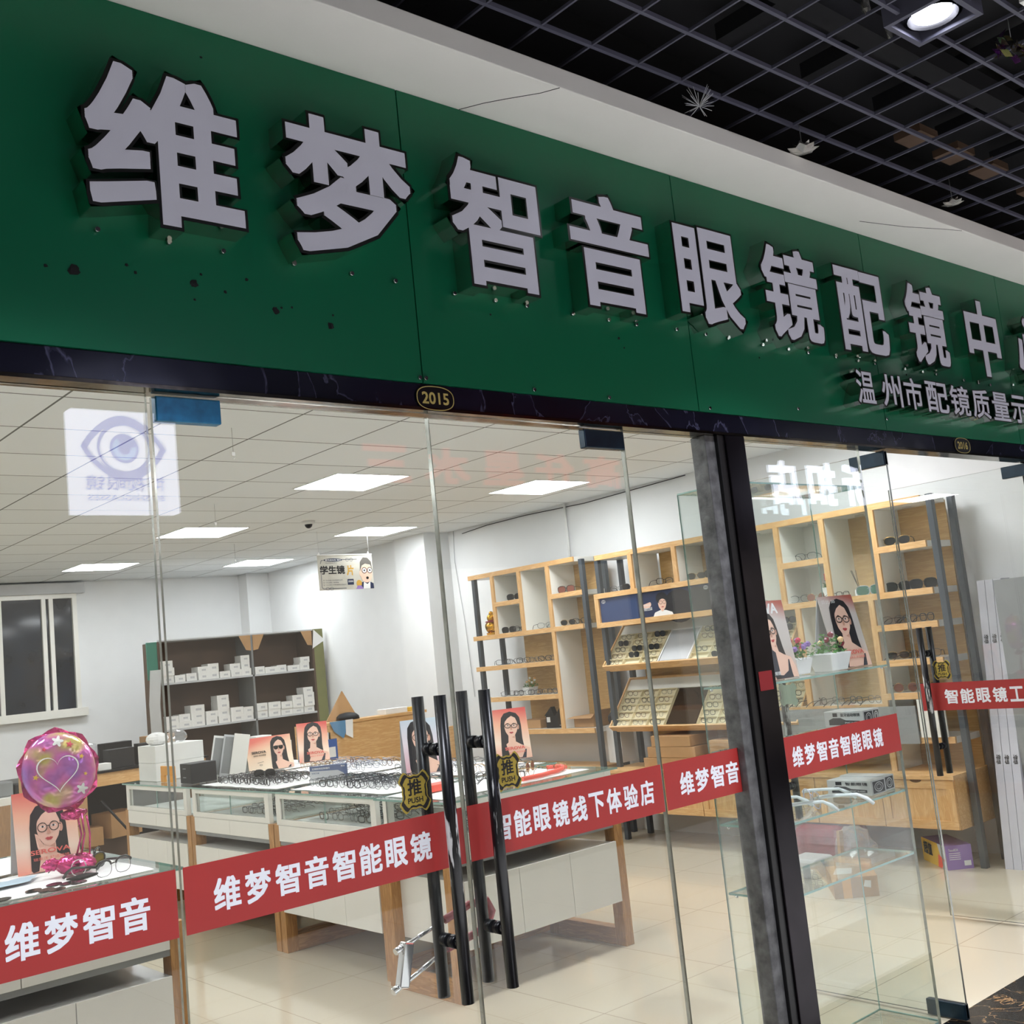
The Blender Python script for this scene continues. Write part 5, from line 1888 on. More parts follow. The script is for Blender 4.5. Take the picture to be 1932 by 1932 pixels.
for k in range(3):
    T = Matrix.Translation((3.56 + .055 * k, 5.10 - .05 * k, z0)) @ Matrix.Rotation(.22, 4, 'Y') @ Matrix.Rotation(-.5, 4, 'Z')
    MB().box(-.055, .055, -.004, .004, 0, .30, 0, T).build('plastic_panel', (m_paper, m_lgrey, m_cab)[k], t_, bevel=.003)
    if k < 2:
        MB().box(-.043, .043, -.0055, -.004, .03, .285, 0, T).build('grey_inlay', m_grey, t_)
t_ = thing('wooden_stand', 'small orange wooden stand on the farthest left-facing counter', 'stand', (3.37, 5.46, z0))
MB().box(3.35, 3.37, 5.34, 5.56, z0 + .05, z0 + .115).build('crossbar', m_orange, t_, bevel=.004)
for y in (5.34, 5.50):
    MB().box(3.35, 3.37, y, y + .06, z0, z0 + .05).build('leg', m_orange, t_)
random.seed(9)
for k in range(9):
    x, y = random.uniform(3.45, 3.75), random.uniform(5.05, 5.40)
    o = MB().box(-.05, .05, -.035, .035, 0, .004, 0, Matrix.Translation((x + .08, y + .06, z0 + .003 + .005 * k)) @ Matrix.Rotation(random.uniform(0, 3), 4, 'Z') @ Matrix.Rotation(random.uniform(-.12, .12), 4, 'X')).build('paper_slip', m_paper)
    tag(o, 'loose white paper slip in the heap beside the black box', 'paper', 'paper slips on the farthest counter')
o = bxo('tray_box', (4.02, 4.28, 5.30, 5.46, z0, z0 + .05), m_box)
tag(o, 'shallow white box on the far counters left of the orange card', 'box')
t_ = thing('glue_bottle', 'small white squeeze bottle with a blue collar on the far counters', 'bottle', (3.98, 5.30, z0))
MB().lathe([(.022, 0), (.022, .07), (.010, .085)], (3.98, 5.42, z0), 12).build('body', m_paper, t_)
MB().lathe([(.012, .085), (.012, .10)], (3.98, 5.42, z0), 12).build('collar', m_blue, t_)
MB().lathe([(.008, .10), (.002, .14)], (3.98, 5.42, z0), 10).build('nozzle', m_paper, t_)

# on the reception counter
o = bxo('white_flat_box', (5.93, 6.18, 6.42, 6.56, 1.146, 1.196), m_paper, bevel=.003)
tag(o, 'flat white box on the right end of the reception counter', 'box')
o = MB().box(6.22, 6.36, 6.42, 6.54, 1.146, 1.185).build('yellow_box', m_yellow)
tag(o, 'yellow box on the reception counter behind the left pull handle', 'box')
c = MB()
c.prism([(0, 0), (.34, 0), (.23, .27)], frame((5.36, 6.56, 1.146), (1, 0, 0), (0, .25, 1)), .015)
o = c.build('cardboard_flap', m_card)
tag(o, 'triangular brown cardboard flap standing on the reception counter', 'cardboard')
o = MB().lathe([(.11, 0), (.105, .03), (.075, .055), (.02, .066), (.001, .067)], (5.56, 6.50, 1.146), 18).build('sun_hat', m_black_matt)
tag(o, 'black hat lying in front of the cardboard flap', 'hat')
c = MB()
c.raw([(5.29, 6.383, 1.15), (5.46, 6.383, 1.15), (5.45, 6.375, 1.04), (5.42, 6.372, .99), (5.33, 6.378, 1.06)], [(0, 1, 2, 3, 4)], 0)
c.raw([(5.46, 6.383, 1.151), (5.54, 6.383, 1.151), (5.52, 6.372, .98), (5.45, 6.375, 1.02)], [(0, 1, 2, 3)], 1)
o = c.build('hanging_cloth', [mat('blue_cloth', (96, 140, 176), .8), m_cloth_w])
tag(o, 'blue and white cloth hanging over the front of the reception counter', 'cloth')
o = MB().box(5.24, 5.35, 6.378, 6.384, .78, 1.0).build('blue_notice', m_blue)
tag(o, 'blue payment notice stuck on the front of the reception counter', 'notice')
T = frame((5.24, 6.3775, .78), (1, 0, 0), (0, 0, 1))
b = MB()
b.flat([(.02, .06), (.09, .06), (.09, .15), (.02, .15)], T, 0)
b.build('white_field', m_paper, o)
o = bxo('black_tray', (5.90, 6.08, 6.26, 6.36, .64, .675), m_black_matt)
tag(o, 'black tray on the ledge of the reception counter', 'tray')
o = bxo('paper_sheet', (5.60, 5.84, 6.26, 6.38, .64, .655), m_paper)
tag(o, 'white booklet on the ledge of the reception counter', 'paper')
o = MB().ball((6.33, 6.31, .675), .036, 12, 8).build('pink_ball', mat('pink_ball', (206, 112, 116), .5))
tag(o, 'small pink ball on the ledge by the pale blue card', 'ball')
t_ = thing('orange_holder', 'orange yellow holder at the left end of the reception counter', 'holder', (5.02, 6.42, .98))
MB().box(4.99, 5.07, 6.40, 6.44, .98, 1.13).build('upright', m_orange, t_, bevel=.006)
o = bxo('tissue_box', (5.10, 5.30, 6.40, 6.52, .98, 1.06), m_paper)
tag(o, 'white tissue box beside the pink bottle at the reception counter', 'box')
o2 = MB().ball((5.24, 6.46, 1.075), (.07, .05, .05), 10, 6, wob=.25).build('tissue', m_cloth_w)
tag(o2, 'crumpled white tissue sticking out of the tissue box', 'tissue')
t_ = thing('water_bottle', 'small pinkish plastic bottle behind the tissue box', 'bottle', (5.13, 6.56, .98))
MB().lathe([(.030, 0), (.032, .10), (.014, .14)], (5.13, 6.56, .98), 14).build('body', mat('pink_plastic', (206, 170, 176), .2), t_)
MB().lathe([(.014, .14), (.014, .165)], (5.13, 6.56, .98), 12).build('cap', m_paper, t_)

# on the back work counter
ZB = .926
random.seed(3)
for k, (x, y, wd, ht, m, rz, lab) in enumerate([
        (3.35, 7.98, .24, .10, m_grey, .1, 'grey cardboard tray at the left end of the work counter'), (3.62, 8.02, .22, .12, m_box, -.2, 'open white box on the work counter'),
        (3.66, 7.90, .10, .06, m_yellow, .3, 'small yellow box at the front edge of the work counter'), (3.79, 7.9, .12, .06, m_box, 0, 'low white box beside the yellow one on the work counter'),
        (3.98, 7.98, .24, .17, m_black_matt, .05, 'black carton box on the work counter, left one'), (4.24, 7.98, .18, .19, m_black_matt, -.1, 'black carton box on the work counter, beside the white cartons'),
        (4.05, 8.25, .28, .22, m_dark, .15, 'dark flat case leaning at the back of the work counter'), (4.45, 8.2, .3, .24, m_card, .1, 'brown carton at the back of the work counter'),
        (4.45, 7.92, .14, .12, m_orange, .2, 'orange carton on the work counter by the chrome door edge'), (4.62, 7.9, .13, .13, m_box, .5, 'small tilted white box at the right end of the work counter')]):
    o = MB().box(-wd / 2, wd / 2, -.07, .07, 0, ht, 0, Matrix.Translation((x, y, ZB)) @ Matrix.Rotation(rz, 4, 'Z')).build('carton', m, bevel=.003)
    tag(o, lab, 'box')
o = MB().ball((3.80, 8.34, ZB + .12), (.16, .10, .12), 16, 10, wob=.12).build('plastic_bag', m_clearplastic)
tag(o, 'clear crumpled plastic bag on the work counter', 'bag')
for k, (x, z, wd, ht, m, lab) in enumerate([(3.10, .86, .14, .07, m_paper, 'white folded stack on the white work shelf'), (2.92, .86, .10, .09, m_black_matt, 'black pouch on the white work shelf'), (2.80, .86, .12, .12, m_grey, 'grey bag on the white work shelf at the far left')]):
    o = MB().box(x - wd / 2, x + wd / 2, 7.36, 7.52, z, z + ht).build('pouch', m, bevel=.012)
    tag(o, lab, 'pouch')
for k, (x, y, z, wd, ht, m, rz) in enumerate([(3.55, 8.15, 0, .42, .26, m_card, .2), (3.6, 8.1, .26, .40, .16, m_card, -.1), (3.95, 8.15, 0, .36, .30, m_brownboard, 0), (3.98, 8.12, .30, .34, .22, m_card, .3), (4.3, 8.15, 0, .3, .22, m_card, -.15)]):
    o = MB().box(-wd / 2, wd / 2, -.14, .14, 0, ht, 0, Matrix.Translation((x, y, z)) @ Matrix.Rotation(rz, 4, 'Z')).build('carton', m)
    tag(o, 'brown cardboard carton stacked in the shade under the work counter', 'box', 'cartons under the work counter')
# plastic bags on the low cabinet of the farthest counter
o = MB().ball((3.46, 5.45, .584), (.12, .34, .03), 18, 9, wob=.1).build('plastic_bag', m_clearplastic)
tag(o, 'crumpled clear plastic bags stuffed under the farthest display counter', 'bag')

# ------------------------------------------------------------ the left counter by the glass: balloon and lenses
t_ = thing('foil_balloon', 'round iridescent pink foil balloon on ribbons beside the table card', 'balloon', (1.52, 2.06, CT))
mbal, nt, out = new_mat('foil_iridescent')
bs = N(nt, 'ShaderNodeBsdfPrincipled')
nn = N(nt, 'ShaderNodeTexNoise')
nn.inputs['Scale'].default_value = 7.0
nn.inputs['Detail'].default_value = 2
nt.links.new(coords(nt), nn.inputs['Vector'])
nt.links.new(ramp(nt, nn.outputs['Fac'], [(0.25, (120, 150, 206)), (0.4, (170, 110, 190)), (0.52, (210, 110, 176)), (0.64, (206, 190, 110)), (0.78, (196, 60, 84))]), bs.inputs['Base Color'])
bs.inputs['Metallic'].default_value = .35
bs.inputs['Roughness'].default_value = .16
n2 = N(nt, 'ShaderNodeTexNoise')
n2.inputs['Scale'].default_value = 16
nt.links.new(coords(nt), n2.inputs['Vector'])
bp = N(nt, 'ShaderNodeBump')
bp.inputs['Strength'].default_value = .5
bp.inputs['Distance'].default_value = .02
nt.links.new(n2.outputs['Fac'], bp.inputs['Height'])
nt.links.new(bp.outputs['Normal'], bs.inputs['Normal'])
nt.links.new(bs.outputs[0], out.inputs[0])
BC = Vector((1.478, 2.07, 1.332))
fw = Vector((.50, -.80, .05)).normalized()
TB = frame(BC, Vector((.95, -.22, 0)), (-.03, .05, 1)) @ Matrix.Scale(.84, 4)
b = MB()
rings, nb = 9, 36
for sgn in (1, -1):
    V = []
    for j in range(rings + 1):
        r = math.sin(PI / 2 * j / rings)
        for k in range(nb):
            a = 2 * PI * k / nb
            pk = 1 + (.035 * math.sin(18 * a) * (j / rings) ** 4)
            V.append((.158 * r * math.cos(a) * pk, .172 * r * math.sin(a) * pk, sgn * .075 * math.sqrt(max(0, 1 - (j / rings) ** 2.4))))
    F = [((j * nb + k), (j * nb + (k + 1) % nb), ((j + 1) * nb + (k + 1) % nb), ((j + 1) * nb + k)) for j in range(rings) for k in range(nb)]
    b.raw(V, F if sgn > 0 else [f[::-1] for f in F], 0, True, TB)
b.build('foil_body', mbal, t_)
b = MB()
V = []
for k in range(nb):
    a = 2 * PI * k / nb
    for r in (1.0, 1.10 + .05 * math.sin(9 * a)):
        V.append((.157 * r * math.cos(a), .171 * r * math.sin(a), .006 * math.sin(22 * a) * (r > 1)))
b.raw(V, [(2 * k, 2 * k + 1, (2 * k + 3) % (2 * nb), (2 * k + 2) % (2 * nb)) for k in range(nb)], 0, False, TB)
b.build('foil_rim', m_pink, t_)
b = MB()
zf = lambda x, y: .075 * math.sqrt(max(0, 1 - (math.asin(min(1, math.hypot(x / .158, y / .172))) / (PI / 2)) ** 2.4)) + .0025


def on_b(pts, m):
    P = [(p[0], p[1], zf(*p)) for p in pts]
    cx_, cy_ = sum(p[0] for p in pts) / len(pts), sum(p[1] for p in pts) / len(pts)
    i0 = (cx_, cy_, zf(cx_, cy_) + .0012)
    n_ = len(P)
    b.raw(P + [i0], [(k, (k + 1) % n_, n_) for k in range(n_)], m, False, TB)


for cx_, cy_, r_, m in ((-.105, -.02, .014, 1), (.095, .05, .013, 1), (.105, -.03, .010, 1), (-.06, .10, .012, 3), (.05, .11, .018, 3)):
    on_b([(cx_ + r_ * (1 if k % 2 == 0 else .45) * math.cos(PI * k / 5), cy_ + r_ * (1 if k % 2 == 0 else .45) * math.sin(PI * k / 5)) for k in range(10)], m)
for cx_, cy_ in ((.085, -.095), (.0, .13)):
    on_b([(cx_ + .020 * (1 + .35 * math.cos(5 * a)) * math.cos(a), cy_ + .020 * (1 + .35 * math.cos(5 * a)) * math.sin(a)) for a in [2 * PI * k / 30 for k in range(30)]], 0)
for k in range(44):                     # lacy white heart outline
    def hp(t, s=1.0):
        return (s * .0062 * 16 * math.sin(t) ** 3 * .85 - .01, s * .0062 * (13 * math.cos(t) - 5 * math.cos(2 * t) - 2 * math.cos(3 * t) - math.cos(4 * t)) * .85 - .005)
    a, c = 2 * PI * k / 44, 2 * PI * (k + 1) / 44
    p, q, p2, q2 = hp(a), hp(c), hp(a, 1.07), hp(c, 1.07)
    P = [(u[0], u[1], zf(*u) + .001) for u in (p, q, q2, p2)]
    b.raw(P, [(0, 1, 2, 3)], 0, False, TB)
b.build('foil_print', [m_paper, m_yellow, m_blue, m_petal_pink], t_)
b = MB()
for dx, top in ((-.012, (1.525, 2.035, 1.17)), (.0, (1.54, 2.025, 1.16)), (.02, (1.555, 2.015, 1.15))):
    b.tube([top, (1.548 + dx, 2.025, 1.08), (1.535 + dx * 1.6, 2.035, 1.0)], .004, 5)
b.build('ribbon', m_pink, t_)
b = MB()
b.ball((1.515, 2.05, .975), (.075, .055, .036), 16, 9, wob=.10)
b.ball((1.430, 2.06, .985), (.035, .02, .022), 10, 6, wob=.3)
b.ball((1.515, 2.045, 1.16), (.055, .03, .02), 12, 6, wob=.25)
b.build('foil_weight', m_pink, t_)
b = MB()
b.tube([(1.505 + .028 * math.cos(2 * PI * k / 20), 1.985, .965 + .03 * math.sin(2 * PI * k / 20)) for k in range(20)], .002, 5, 0, True)
b.build('weight_ring', m_paper, t_)

lens_i = 0
for x, y, rz in ((1.30, 1.86, .45), (1.385, 1.90, .45), (1.33, 1.815, .45), (1.42, 1.86, .45), (1.355, 1.775, .4), (1.45, 1.83, .4), (1.18, 1.81, .3), (1.10, 1.78, .3)):
    c = MB()
    c.prism(ell(0, 0, .034, .019, 16), Matrix.Translation((x, y, CT)) @ Matrix.Rotation(rz, 4, 'Z') @ Matrix.Rotation(.12, 4, 'X'), .002)
    o = c.build('clip_lens', m_lens_dark)
    tag(o, 'loose dark clip-on lens lying on the left counter cloth', 'lens', 'dark lenses on the left counter')
o = MB().box(-.05, .05, -.03, .03, 0, .006, 0, Matrix.Translation((1.50, 1.935, CT)) @ Matrix.Rotation(.5, 4, 'Z')).build('flat_case', m_dark)
tag(o, 'flat dark case under the small pink balloon', 'case')
c = MB()
n, k2 = 9, 5
V = [(1.02 + .33 * i / 8 + .02 * j, 2.0 + .035 * j + .06 * i / 8, CT + .002 + random.uniform(0, .008)) for j in range(k2) for i in range(n)]
c.raw(V, [(j * n + i, j * n + i + 1, (j + 1) * n + i + 1, (j + 1) * n + i) for j in range(k2 - 1) for i in range(n - 1)], 0, True)
o = c.build('blue_mask', mat('pale_blue', (184, 206, 220), .8))
tag(o, 'pale blue face mask spread on the left counter cloth', 'mask')
# carton and clear box behind the balloon, on the second left counter
o = bxo('carton', (1.62, 1.86, 2.86, 3.05, .70, 1.06), m_card)
tag(o, 'brown carton with printed lines behind the foil balloon', 'box')
T = frame((1.62, 2.859, .70), (1, 0, 0), (0, 0, 1))
b = MB()
for r in range(5):
    put_text(b, ('PCS:', 'COLOR', 'QTY:', 'G.W.', 'N.W.')[r], T, .03, .09, .30 - .055 * r, .32 - .055 * r, 0, off=.01, z=.001)
    b.flat([(.11, .30 - .055 * r), (.20, .30 - .055 * r), (.20, .303 - .055 * r), (.11, .303 - .055 * r)], T, .001)
b.build('print', m_ink, o)
o.location.z = .0
o.location.z = .94
t_ = thing('clear_case', 'clear plastic case of black frames at the back of the second left counter', 'case', (1.70, 2.75, CT))
for rg in ((1.60, 1.78, 2.70, 2.702, CT, CT + .06), (1.60, 1.78, 2.80, 2.802, CT, CT + .06), (1.60, 1.602, 2.70, 2.80, CT, CT + .06), (1.778, 1.78, 2.70, 2.80, CT, CT + .06)):
    MB().box(*rg, 0, edge=1).build('clear_wall', [m_glass2, m_gedge], t_)
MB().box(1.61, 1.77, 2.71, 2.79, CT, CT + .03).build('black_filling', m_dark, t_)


# ------------------------------------------------------------ glass tower contents
def potted(label, x, y, z, r, ht, flowers, s=1.0, seed=1, pot=None):
    random.seed(seed)
    t_ = thing('potted_plant', label, 'plant', (x, y, z))
    b = MB()
    h = ht * .42
    b.raw([(x + sx * r * q, y + sy * r * q * .8, z + zz) for q, zz in ((.74, 0), (1.0, h)) for sx, sy in ((-1, -1), (1, -1), (1, 1), (-1, 1))], [(3, 2, 1, 0), (0, 1, 5, 4), (1, 2, 6, 5), (2, 3, 7, 6), (3, 0, 4, 7), (4, 5, 6, 7)])
    b.build('pot', pot or m_paper, t_, bevel=.004)
    l = MB()
    for k in range(150):
        a, e = random.uniform(0, 2 * PI), random.uniform(.05, 1.25)
        rr = r * 1.45 * random.uniform(.35, 1)
        c = Vector((x + rr * math.cos(a) * math.cos(e), y + .75 * rr * math.sin(a) * math.cos(e), z + h * .85 + ht * .58 * math.sin(e) * random.uniform(.3, 1)))
        u = Vector((random.uniform(-1, 1), random.uniform(-1, 1), random.uniform(-.3, 1))).normalized()
        v = u.orthogonal().normalized()
        q = .010 * s
        l.face([c - u * q, c + v * q * .5, c + u * q, c - v * q * .5])
    l.build('foliage', m_leaf, t_)
    f = MB()
    for k in range(flowers[0]):
        a = random.uniform(0, 2 * PI)
        rr = r * 1.2 * random.uniform(.3, 1)
        c = (x + rr * math.cos(a), y + .7 * rr * math.sin(a) - .01, z + h + ht * random.uniform(.18, .5))
        f.ball(c, .011 * s, 8, 5, random.randrange(len(flowers[1])), wob=.22)
    f.build('blossom', flowers[1], t_)
    return t_


potted('white pot of leafy green with cream blossoms between the two cards in the glass tower', 3.815, .13, 1.402, .072, .165, (5, [m_petal_cream, m_redfoil]), 1.1, 2)
potted('white pot with pink blossoms, left one of the two in the glass tower', 3.665, .185, 1.402, .055, .15, (8, [m_petal_pink, m_purple]), 1.0, 3)
m_print_dark = mat('pack_print', (44, 46, 48), 0.5)
m_packgrey = mat('pack_silver', (196, 198, 196), 0.3, .2)


def pack(label, x, y, z, L, D, H, rz, txt):
    t_ = thing('product_box', label, 'box', (x, y, z))
    T = Matrix.Translation((x, y, z)) @ Matrix.Rotation(rz, 4, 'Z')
    MB().box(0, L, 0, D, 0, H, 0, T).build('carton', m_packgrey, t_, bevel=.001)
    TF = T @ frame((0, 0, 0), (1, 0, 0), (0, 0, 1))
    TE = T @ frame((L, 0, 0), (0, 1, 0), (0, 0, 1))
    b = MB()
    b.flat([(.02, H * .12), (L * .5, H * .12), (L * .9, H * .18), (L * .9, H * .38), (L * .55, H * .42), (L * .42, H * .58), (.04, H * .58), (.02, H * .45)], TF, .0006)
    b.flat([(.04, H * .66), (L * .34, H * .66), (L * .34, H * .9), (.04, H * .9)], TF, .0006)
    put_text(b, txt, TF, L * .42, L * .92, H * .66, H * .88, 0, off=.02, z=.0007)
    put_text(b, 'SMART GLASSES', TF, L * .52, L * .86, H * .22, H * .33, 1, off=.02, z=.0012)
    b.flat([(D * .1, H * .1), (D * .9, H * .1), (D * .9, H * .9), (D * .1, H * .9)], TE, .0006)
    ring2(b, TE, D * .5, H * .5, D * .3, H * .34, H * .07, .0012, 1, 20)
    ring2(b, TE, D * .5, H * .5, D * .17, H * .2, H * .05, .0012, 1, 16)
    b.build('print', [m_print_dark, m_packgrey], t_)
    return t_


pack('silver smart glasses carton on the third shelf of the glass tower, left one', 3.885, .27, .907, .20, .105, .056, -PI / 2, '智能眼镜')
pack('silver smart glasses carton on the third shelf of the glass tower, at the right edge', 3.995, .28, .907, .20, .075, .058, -PI / 2, '眼镜')
pack('silver sports glasses carton just above the red strip in the glass tower', 3.945, .28, 1.167, .18, .075, .062, -PI / 2, '蓝牙运动眼镜')
pack('second silver carton behind the red strip at the tower right edge', 4.022, .285, 1.167, .18, .05, .062, -PI / 2, '眼镜')

# ------------------------------------------------------------ rack ornaments
t_ = thing('gilt_figurine', 'gilt laughing figurine at the left end of the far wooden rack', 'figurine', (6.70, 5.66, 1.787))
b = MB()
b.lathe([(.055, 0), (.06, .02)], (6.70, 5.66, 1.787), 16)
b.ball((6.70, 5.66, 1.86), (.065, .065, .065), 14, 9)
b.ball((6.665, 5.64, 1.865), (.04, .045, .045), 12, 8)
b.ball((6.70, 5.72, 1.87), (.03, .03, .04), 10, 7)
b.ball((6.70, 5.60, 1.88), (.03, .03, .05), 10, 7)
b.ball((6.695, 5.66, 1.945), (.04, .04, .042), 14, 9)
b.ball((6.70, 5.66, 1.99), (.022, .022, .02), 10, 6)
b.ball((6.70, 5.60, 1.95), (.03, .02, .03), 8, 6)
b.build('body', m_goldst, t_)
MB().tube([(6.70 + .055 * math.cos(a), 5.66 + .055 * math.sin(a), 1.912) for a in [2 * PI * k / 16 for k in range(16)]], .007, 6, 0, True).build('red_sash', m_redfoil, t_)
t_ = thing('blue_bottle', 'small blue bottle in the tall middle cell of the far rack', 'bottle', (6.72, 4.79, 1.787))
MB().lathe([(.022, 0), (.022, .075), (.012, .09)], (6.72, 4.80, 1.787), 14).build('body', mat('bottle_blue', (112, 156, 190), .3), t_)
MB().lathe([(.011, .09), (.011, .115)], (6.72, 4.80, 1.787), 12).build('cap', m_petal_cream, t_)
potted('small arrangement of cream and orange flowers on the fourth shelf of the far rack', 6.78, 5.30, 1.207, .06, .16, (9, [m_petal_cream, m_orange, m_paper]), 1.0, 6)
potted('pink and coral flowers in a white pot in the long wooden rack', 6.75, 1.99, 1.743, .05, .20, (9, [m_petal_pink, m_redlit, m_petal_pink]), 1.3, 8)
t_ = thing('reed_diffuser', 'white reed diffuser with dark sticks in the long rack', 'diffuser', (6.74, 1.76, 1.743))
MB().box(6.715, 6.765, 1.735, 1.785, 1.743, 1.785).build('bottle', m_paper, t_, bevel=.004)
for dx, dy in ((-.01, .035), (.0, .05), (.012, .02)):
    MB().cyl((6.74, 1.76, 1.78), (6.74 + dx, 1.76 + dy, 1.92), .0022, 6).build('reed', m_black_matt, t_)
t_ = thing('glass_jar', 'round clear glass jar on the long rack just right of the dark post', 'jar', (6.74, 2.70, 1.743))
MB().lathe([(.03, 0), (.045, .03), (.045, .06), (.025, .085), (.03, .10)], (6.74, 2.70, 1.743), 18).build('body', m_glass2, t_)
# black packets and cartons on the bottom shelf of the far rack
for k, (y, rz, lab) in enumerate(((4.98, .15, 'black carton pack on the bottom shelf of the far rack, left one'), (4.83, -.1, 'black carton pack on the bottom shelf of the far rack, beside the divider'))):
    T = Matrix.Translation((6.76, y, .906)) @ Matrix.Rotation(rz, 4, 'Z')
    t_ = thing('black_pack', lab, 'box', (6.76, y, .906))
    MB().box(-.05, .05, -.07, .07, 0, .11, 0, T).build('carton', m_black, t_, bevel=.002)
    b = MB()
    b.prism([(-.06, .0), (.05, .0), (.02, .075)], T @ frame((-.02, 0, .11), (0, -1, 0), (0, 0, 1)), .06)
    b.build('torn_lid', m_black, t_)
    b = MB()
    b.flat([(-.06, .05), (-.02, .05), (-.02, .095), (-.06, .095)] if k == 0 else [(-.05, .02), (.05, .02), (.05, .022), (-.05, .022)], T @ frame((-.051, 0, 0), (0, -1, 0), (0, 0, 1)), 0)
    b.build('white_sticker', m_paper, t_)
o = MB().box(6.70, 6.88, 5.12, 5.40, .906, .98).build('brown_tray', m_card)
tag(o, 'brown cardboard tray at the left of the far rack bottom shelf', 'tray')
t_ = thing('open_carton', 'open brown carton with raised flaps in the right cell of the far rack', 'box', (6.78, 4.55, .906))
MB().box(6.70, 6.90, 4.44, 4.68, .906, 1.0).build('carton', m_card, t_)
c = MB()
c.raw([(6.70, 4.68, 1.0), (6.70, 4.44, 1.0), (6.64, 4.41, .985), (6.64, 4.71, .985), (6.70, 4.44, 1.0), (6.90, 4.44, 1.0), (6.90, 4.40, 1.045), (6.70, 4.40, 1.045)], [(0, 1, 2, 3), (4, 5, 6, 7)])
c.build('flap', m_card, t_)
o = bxo('white_carton', (6.76, 6.92, 4.20, 4.36, .60, .90), m_paper)
tag(o, 'white carton standing between the two wooden racks', 'box')
o = MB().ball((6.82, 4.26, .97), (.09, .09, .075), 12, 7, wob=.1).build('dark_bag', m_black_matt)
tag(o, 'dark folded bag on the white carton between the racks', 'bag')
# kraft stack below the lower tray
for k in range(3):
    o = MB().box(6.56, 6.90, 3.20 + .04 * k, 3.78 - .05 * k, .584 + .085 * k, .667 + .085 * k).build('kraft_packet', m_card, bevel=.004)
    tag(o, ('kraft packet under the lower tray, bottom of the stack of three', 'kraft packet under the lower tray, middle of the stack of three', 'kraft packet under the lower tray, top of the stack of three')[k], 'packet')
o = MB().box(6.56, 6.88, 2.70, 3.12, .584, .80).build('kraft_packet', m_card, bevel=.02)
tag(o, 'bulky kraft packet on the base cabinet behind the right fixed pane', 'packet')

# ------------------------------------------------------------ floor things under and beside the racks
t_ = thing('purple_carton', 'purple and yellow carton on the floor by the rack leg', 'box', (6.66, 1.38, 0))
P = [(6.745, 1.575), (6.505, 1.285), (6.625, 1.175), (6.865, 1.465)]
b = MB()
b.raw([(x, y, z) for z in (0, .145) for x, y in P], [(0, 1, 2, 3), (7, 6, 5, 4), (1, 0, 4, 5), (2, 1, 5, 6), (3, 2, 6, 7), (0, 3, 7, 4)])
b.m[2] = 1
b.build('carton', [m_purple, m_yellow], t_)
u = Vector((6.505 - 6.745, 1.285 - 1.575, 0))
T1 = frame((6.745, 1.575, 0), u, (0, 0, 1))
T2 = frame((6.505, 1.285, 0), (.12, -.11, 0), (0, 0, 1))
b = MB()
b.flat([(.30, .0), (.375, .0), (.375, .145), (.26, .145), (.30, .06)], T1, .001, 0)
b.flat([(.24, .0), (.30, .0), (.35, .06), (.26, .08)], T1, .0014, 1)
put_text(b, '超值', T1, .03, .17, .05, .13, 2, off=.04, z=.0018)
b.flat([(.108, .02), (.15, .02), (.15, .05), (.108, .05)], T2, .001, 3)
put_text(b, 'TissueBOX', T2, .02, .08, .11, .125, 3, off=.01, z=.001)
for q in range(4):
    b.flat([(.02, .06 + .012 * q), (.09, .06 + .012 * q), (.09, .064 + .012 * q), (.02, .064 + .012 * q)], T2, .001, 3)
b.build('print', [m_lgrey, m_redlit, m_ink, m_paper], t_)
t_ = thing('parcel', 'brown parcel box with tape on the floor seen through the glass tower', 'parcel', (5.74, 1.52, 0))
P = [(5.875, 1.73), (5.612, 1.505), (5.79, 1.325), (6.06, 1.54)]
b = MB()
b.raw([(x, y, z) for z in (0, .115) for x, y in P], [(0, 1, 2, 3), (7, 6, 5, 4), (1, 0, 4, 5), (2, 1, 5, 6), (3, 2, 6, 7), (0, 3, 7, 4)])
b.build('carton', m_card, t_)
b = MB()
TT = frame((5.612, 1.505, 0), (.178, -.18, 0), (0, 0, 1))
b.flat([(.05, .0), (.10, .0), (.10, .115), (.05, .115)], TT, .001, 0)
b.flat([(.17, .06), (.21, .05), (.215, .09), (.18, .095)], TT, .001, 1)
b.build('tape', [m_orange, m_paper], t_)
b = MB()
b.raw([(5.70, 1.56, .1165), (5.77, 1.48, .1165), (5.90, 1.56, .1165), (5.85, 1.64, .1165)], [(0, 1, 2, 3)])
b.build('shipping_label', m_paper, t_)
o = MB().ball((6.20, 1.72, .15), (.14, .13, .15), 14, 9, wob=.1).build('plastic_bag', m_clearplastic)
tag(o, 'crumpled clear plastic bag behind the brown parcel on the floor', 'bag')
o = MB().box(5.98, 6.2, 1.88, 2.1, 0, .12).build('wrapped_packet', m_lgrey, bevel=.02)
tag(o, 'grey wrapped packet on the floor left of the plastic bag', 'packet')
o = MB().box(-.02, .02, -.01, .01, 0, .30, 0, Matrix.Translation((6.03, 1.72, 0)) @ Matrix.Rotation(.1, 4, 'Y')).build('card_strip', m_card)
tag(o, 'upright strip of brown card beside the plastic bag on the floor', 'card')
o = MB().box(6.42, 6.78, 1.95, 2.36, 0, .24).build('red_bag', m_redfoil, bevel=.07)
tag(o, 'dark red plastic-wrapped bundle on the floor under the base cabinets', 'bundle')
t_ = thing('flat_pack_boards', 'tall pale flat-pack boards standing on the floor at the right wall', 'boards', (6.98, .92, 0))
m_board = mat('board_lilac', (196, 196, 204), .6)
TBd = Matrix.Translation((6.60, .985, 0.0))
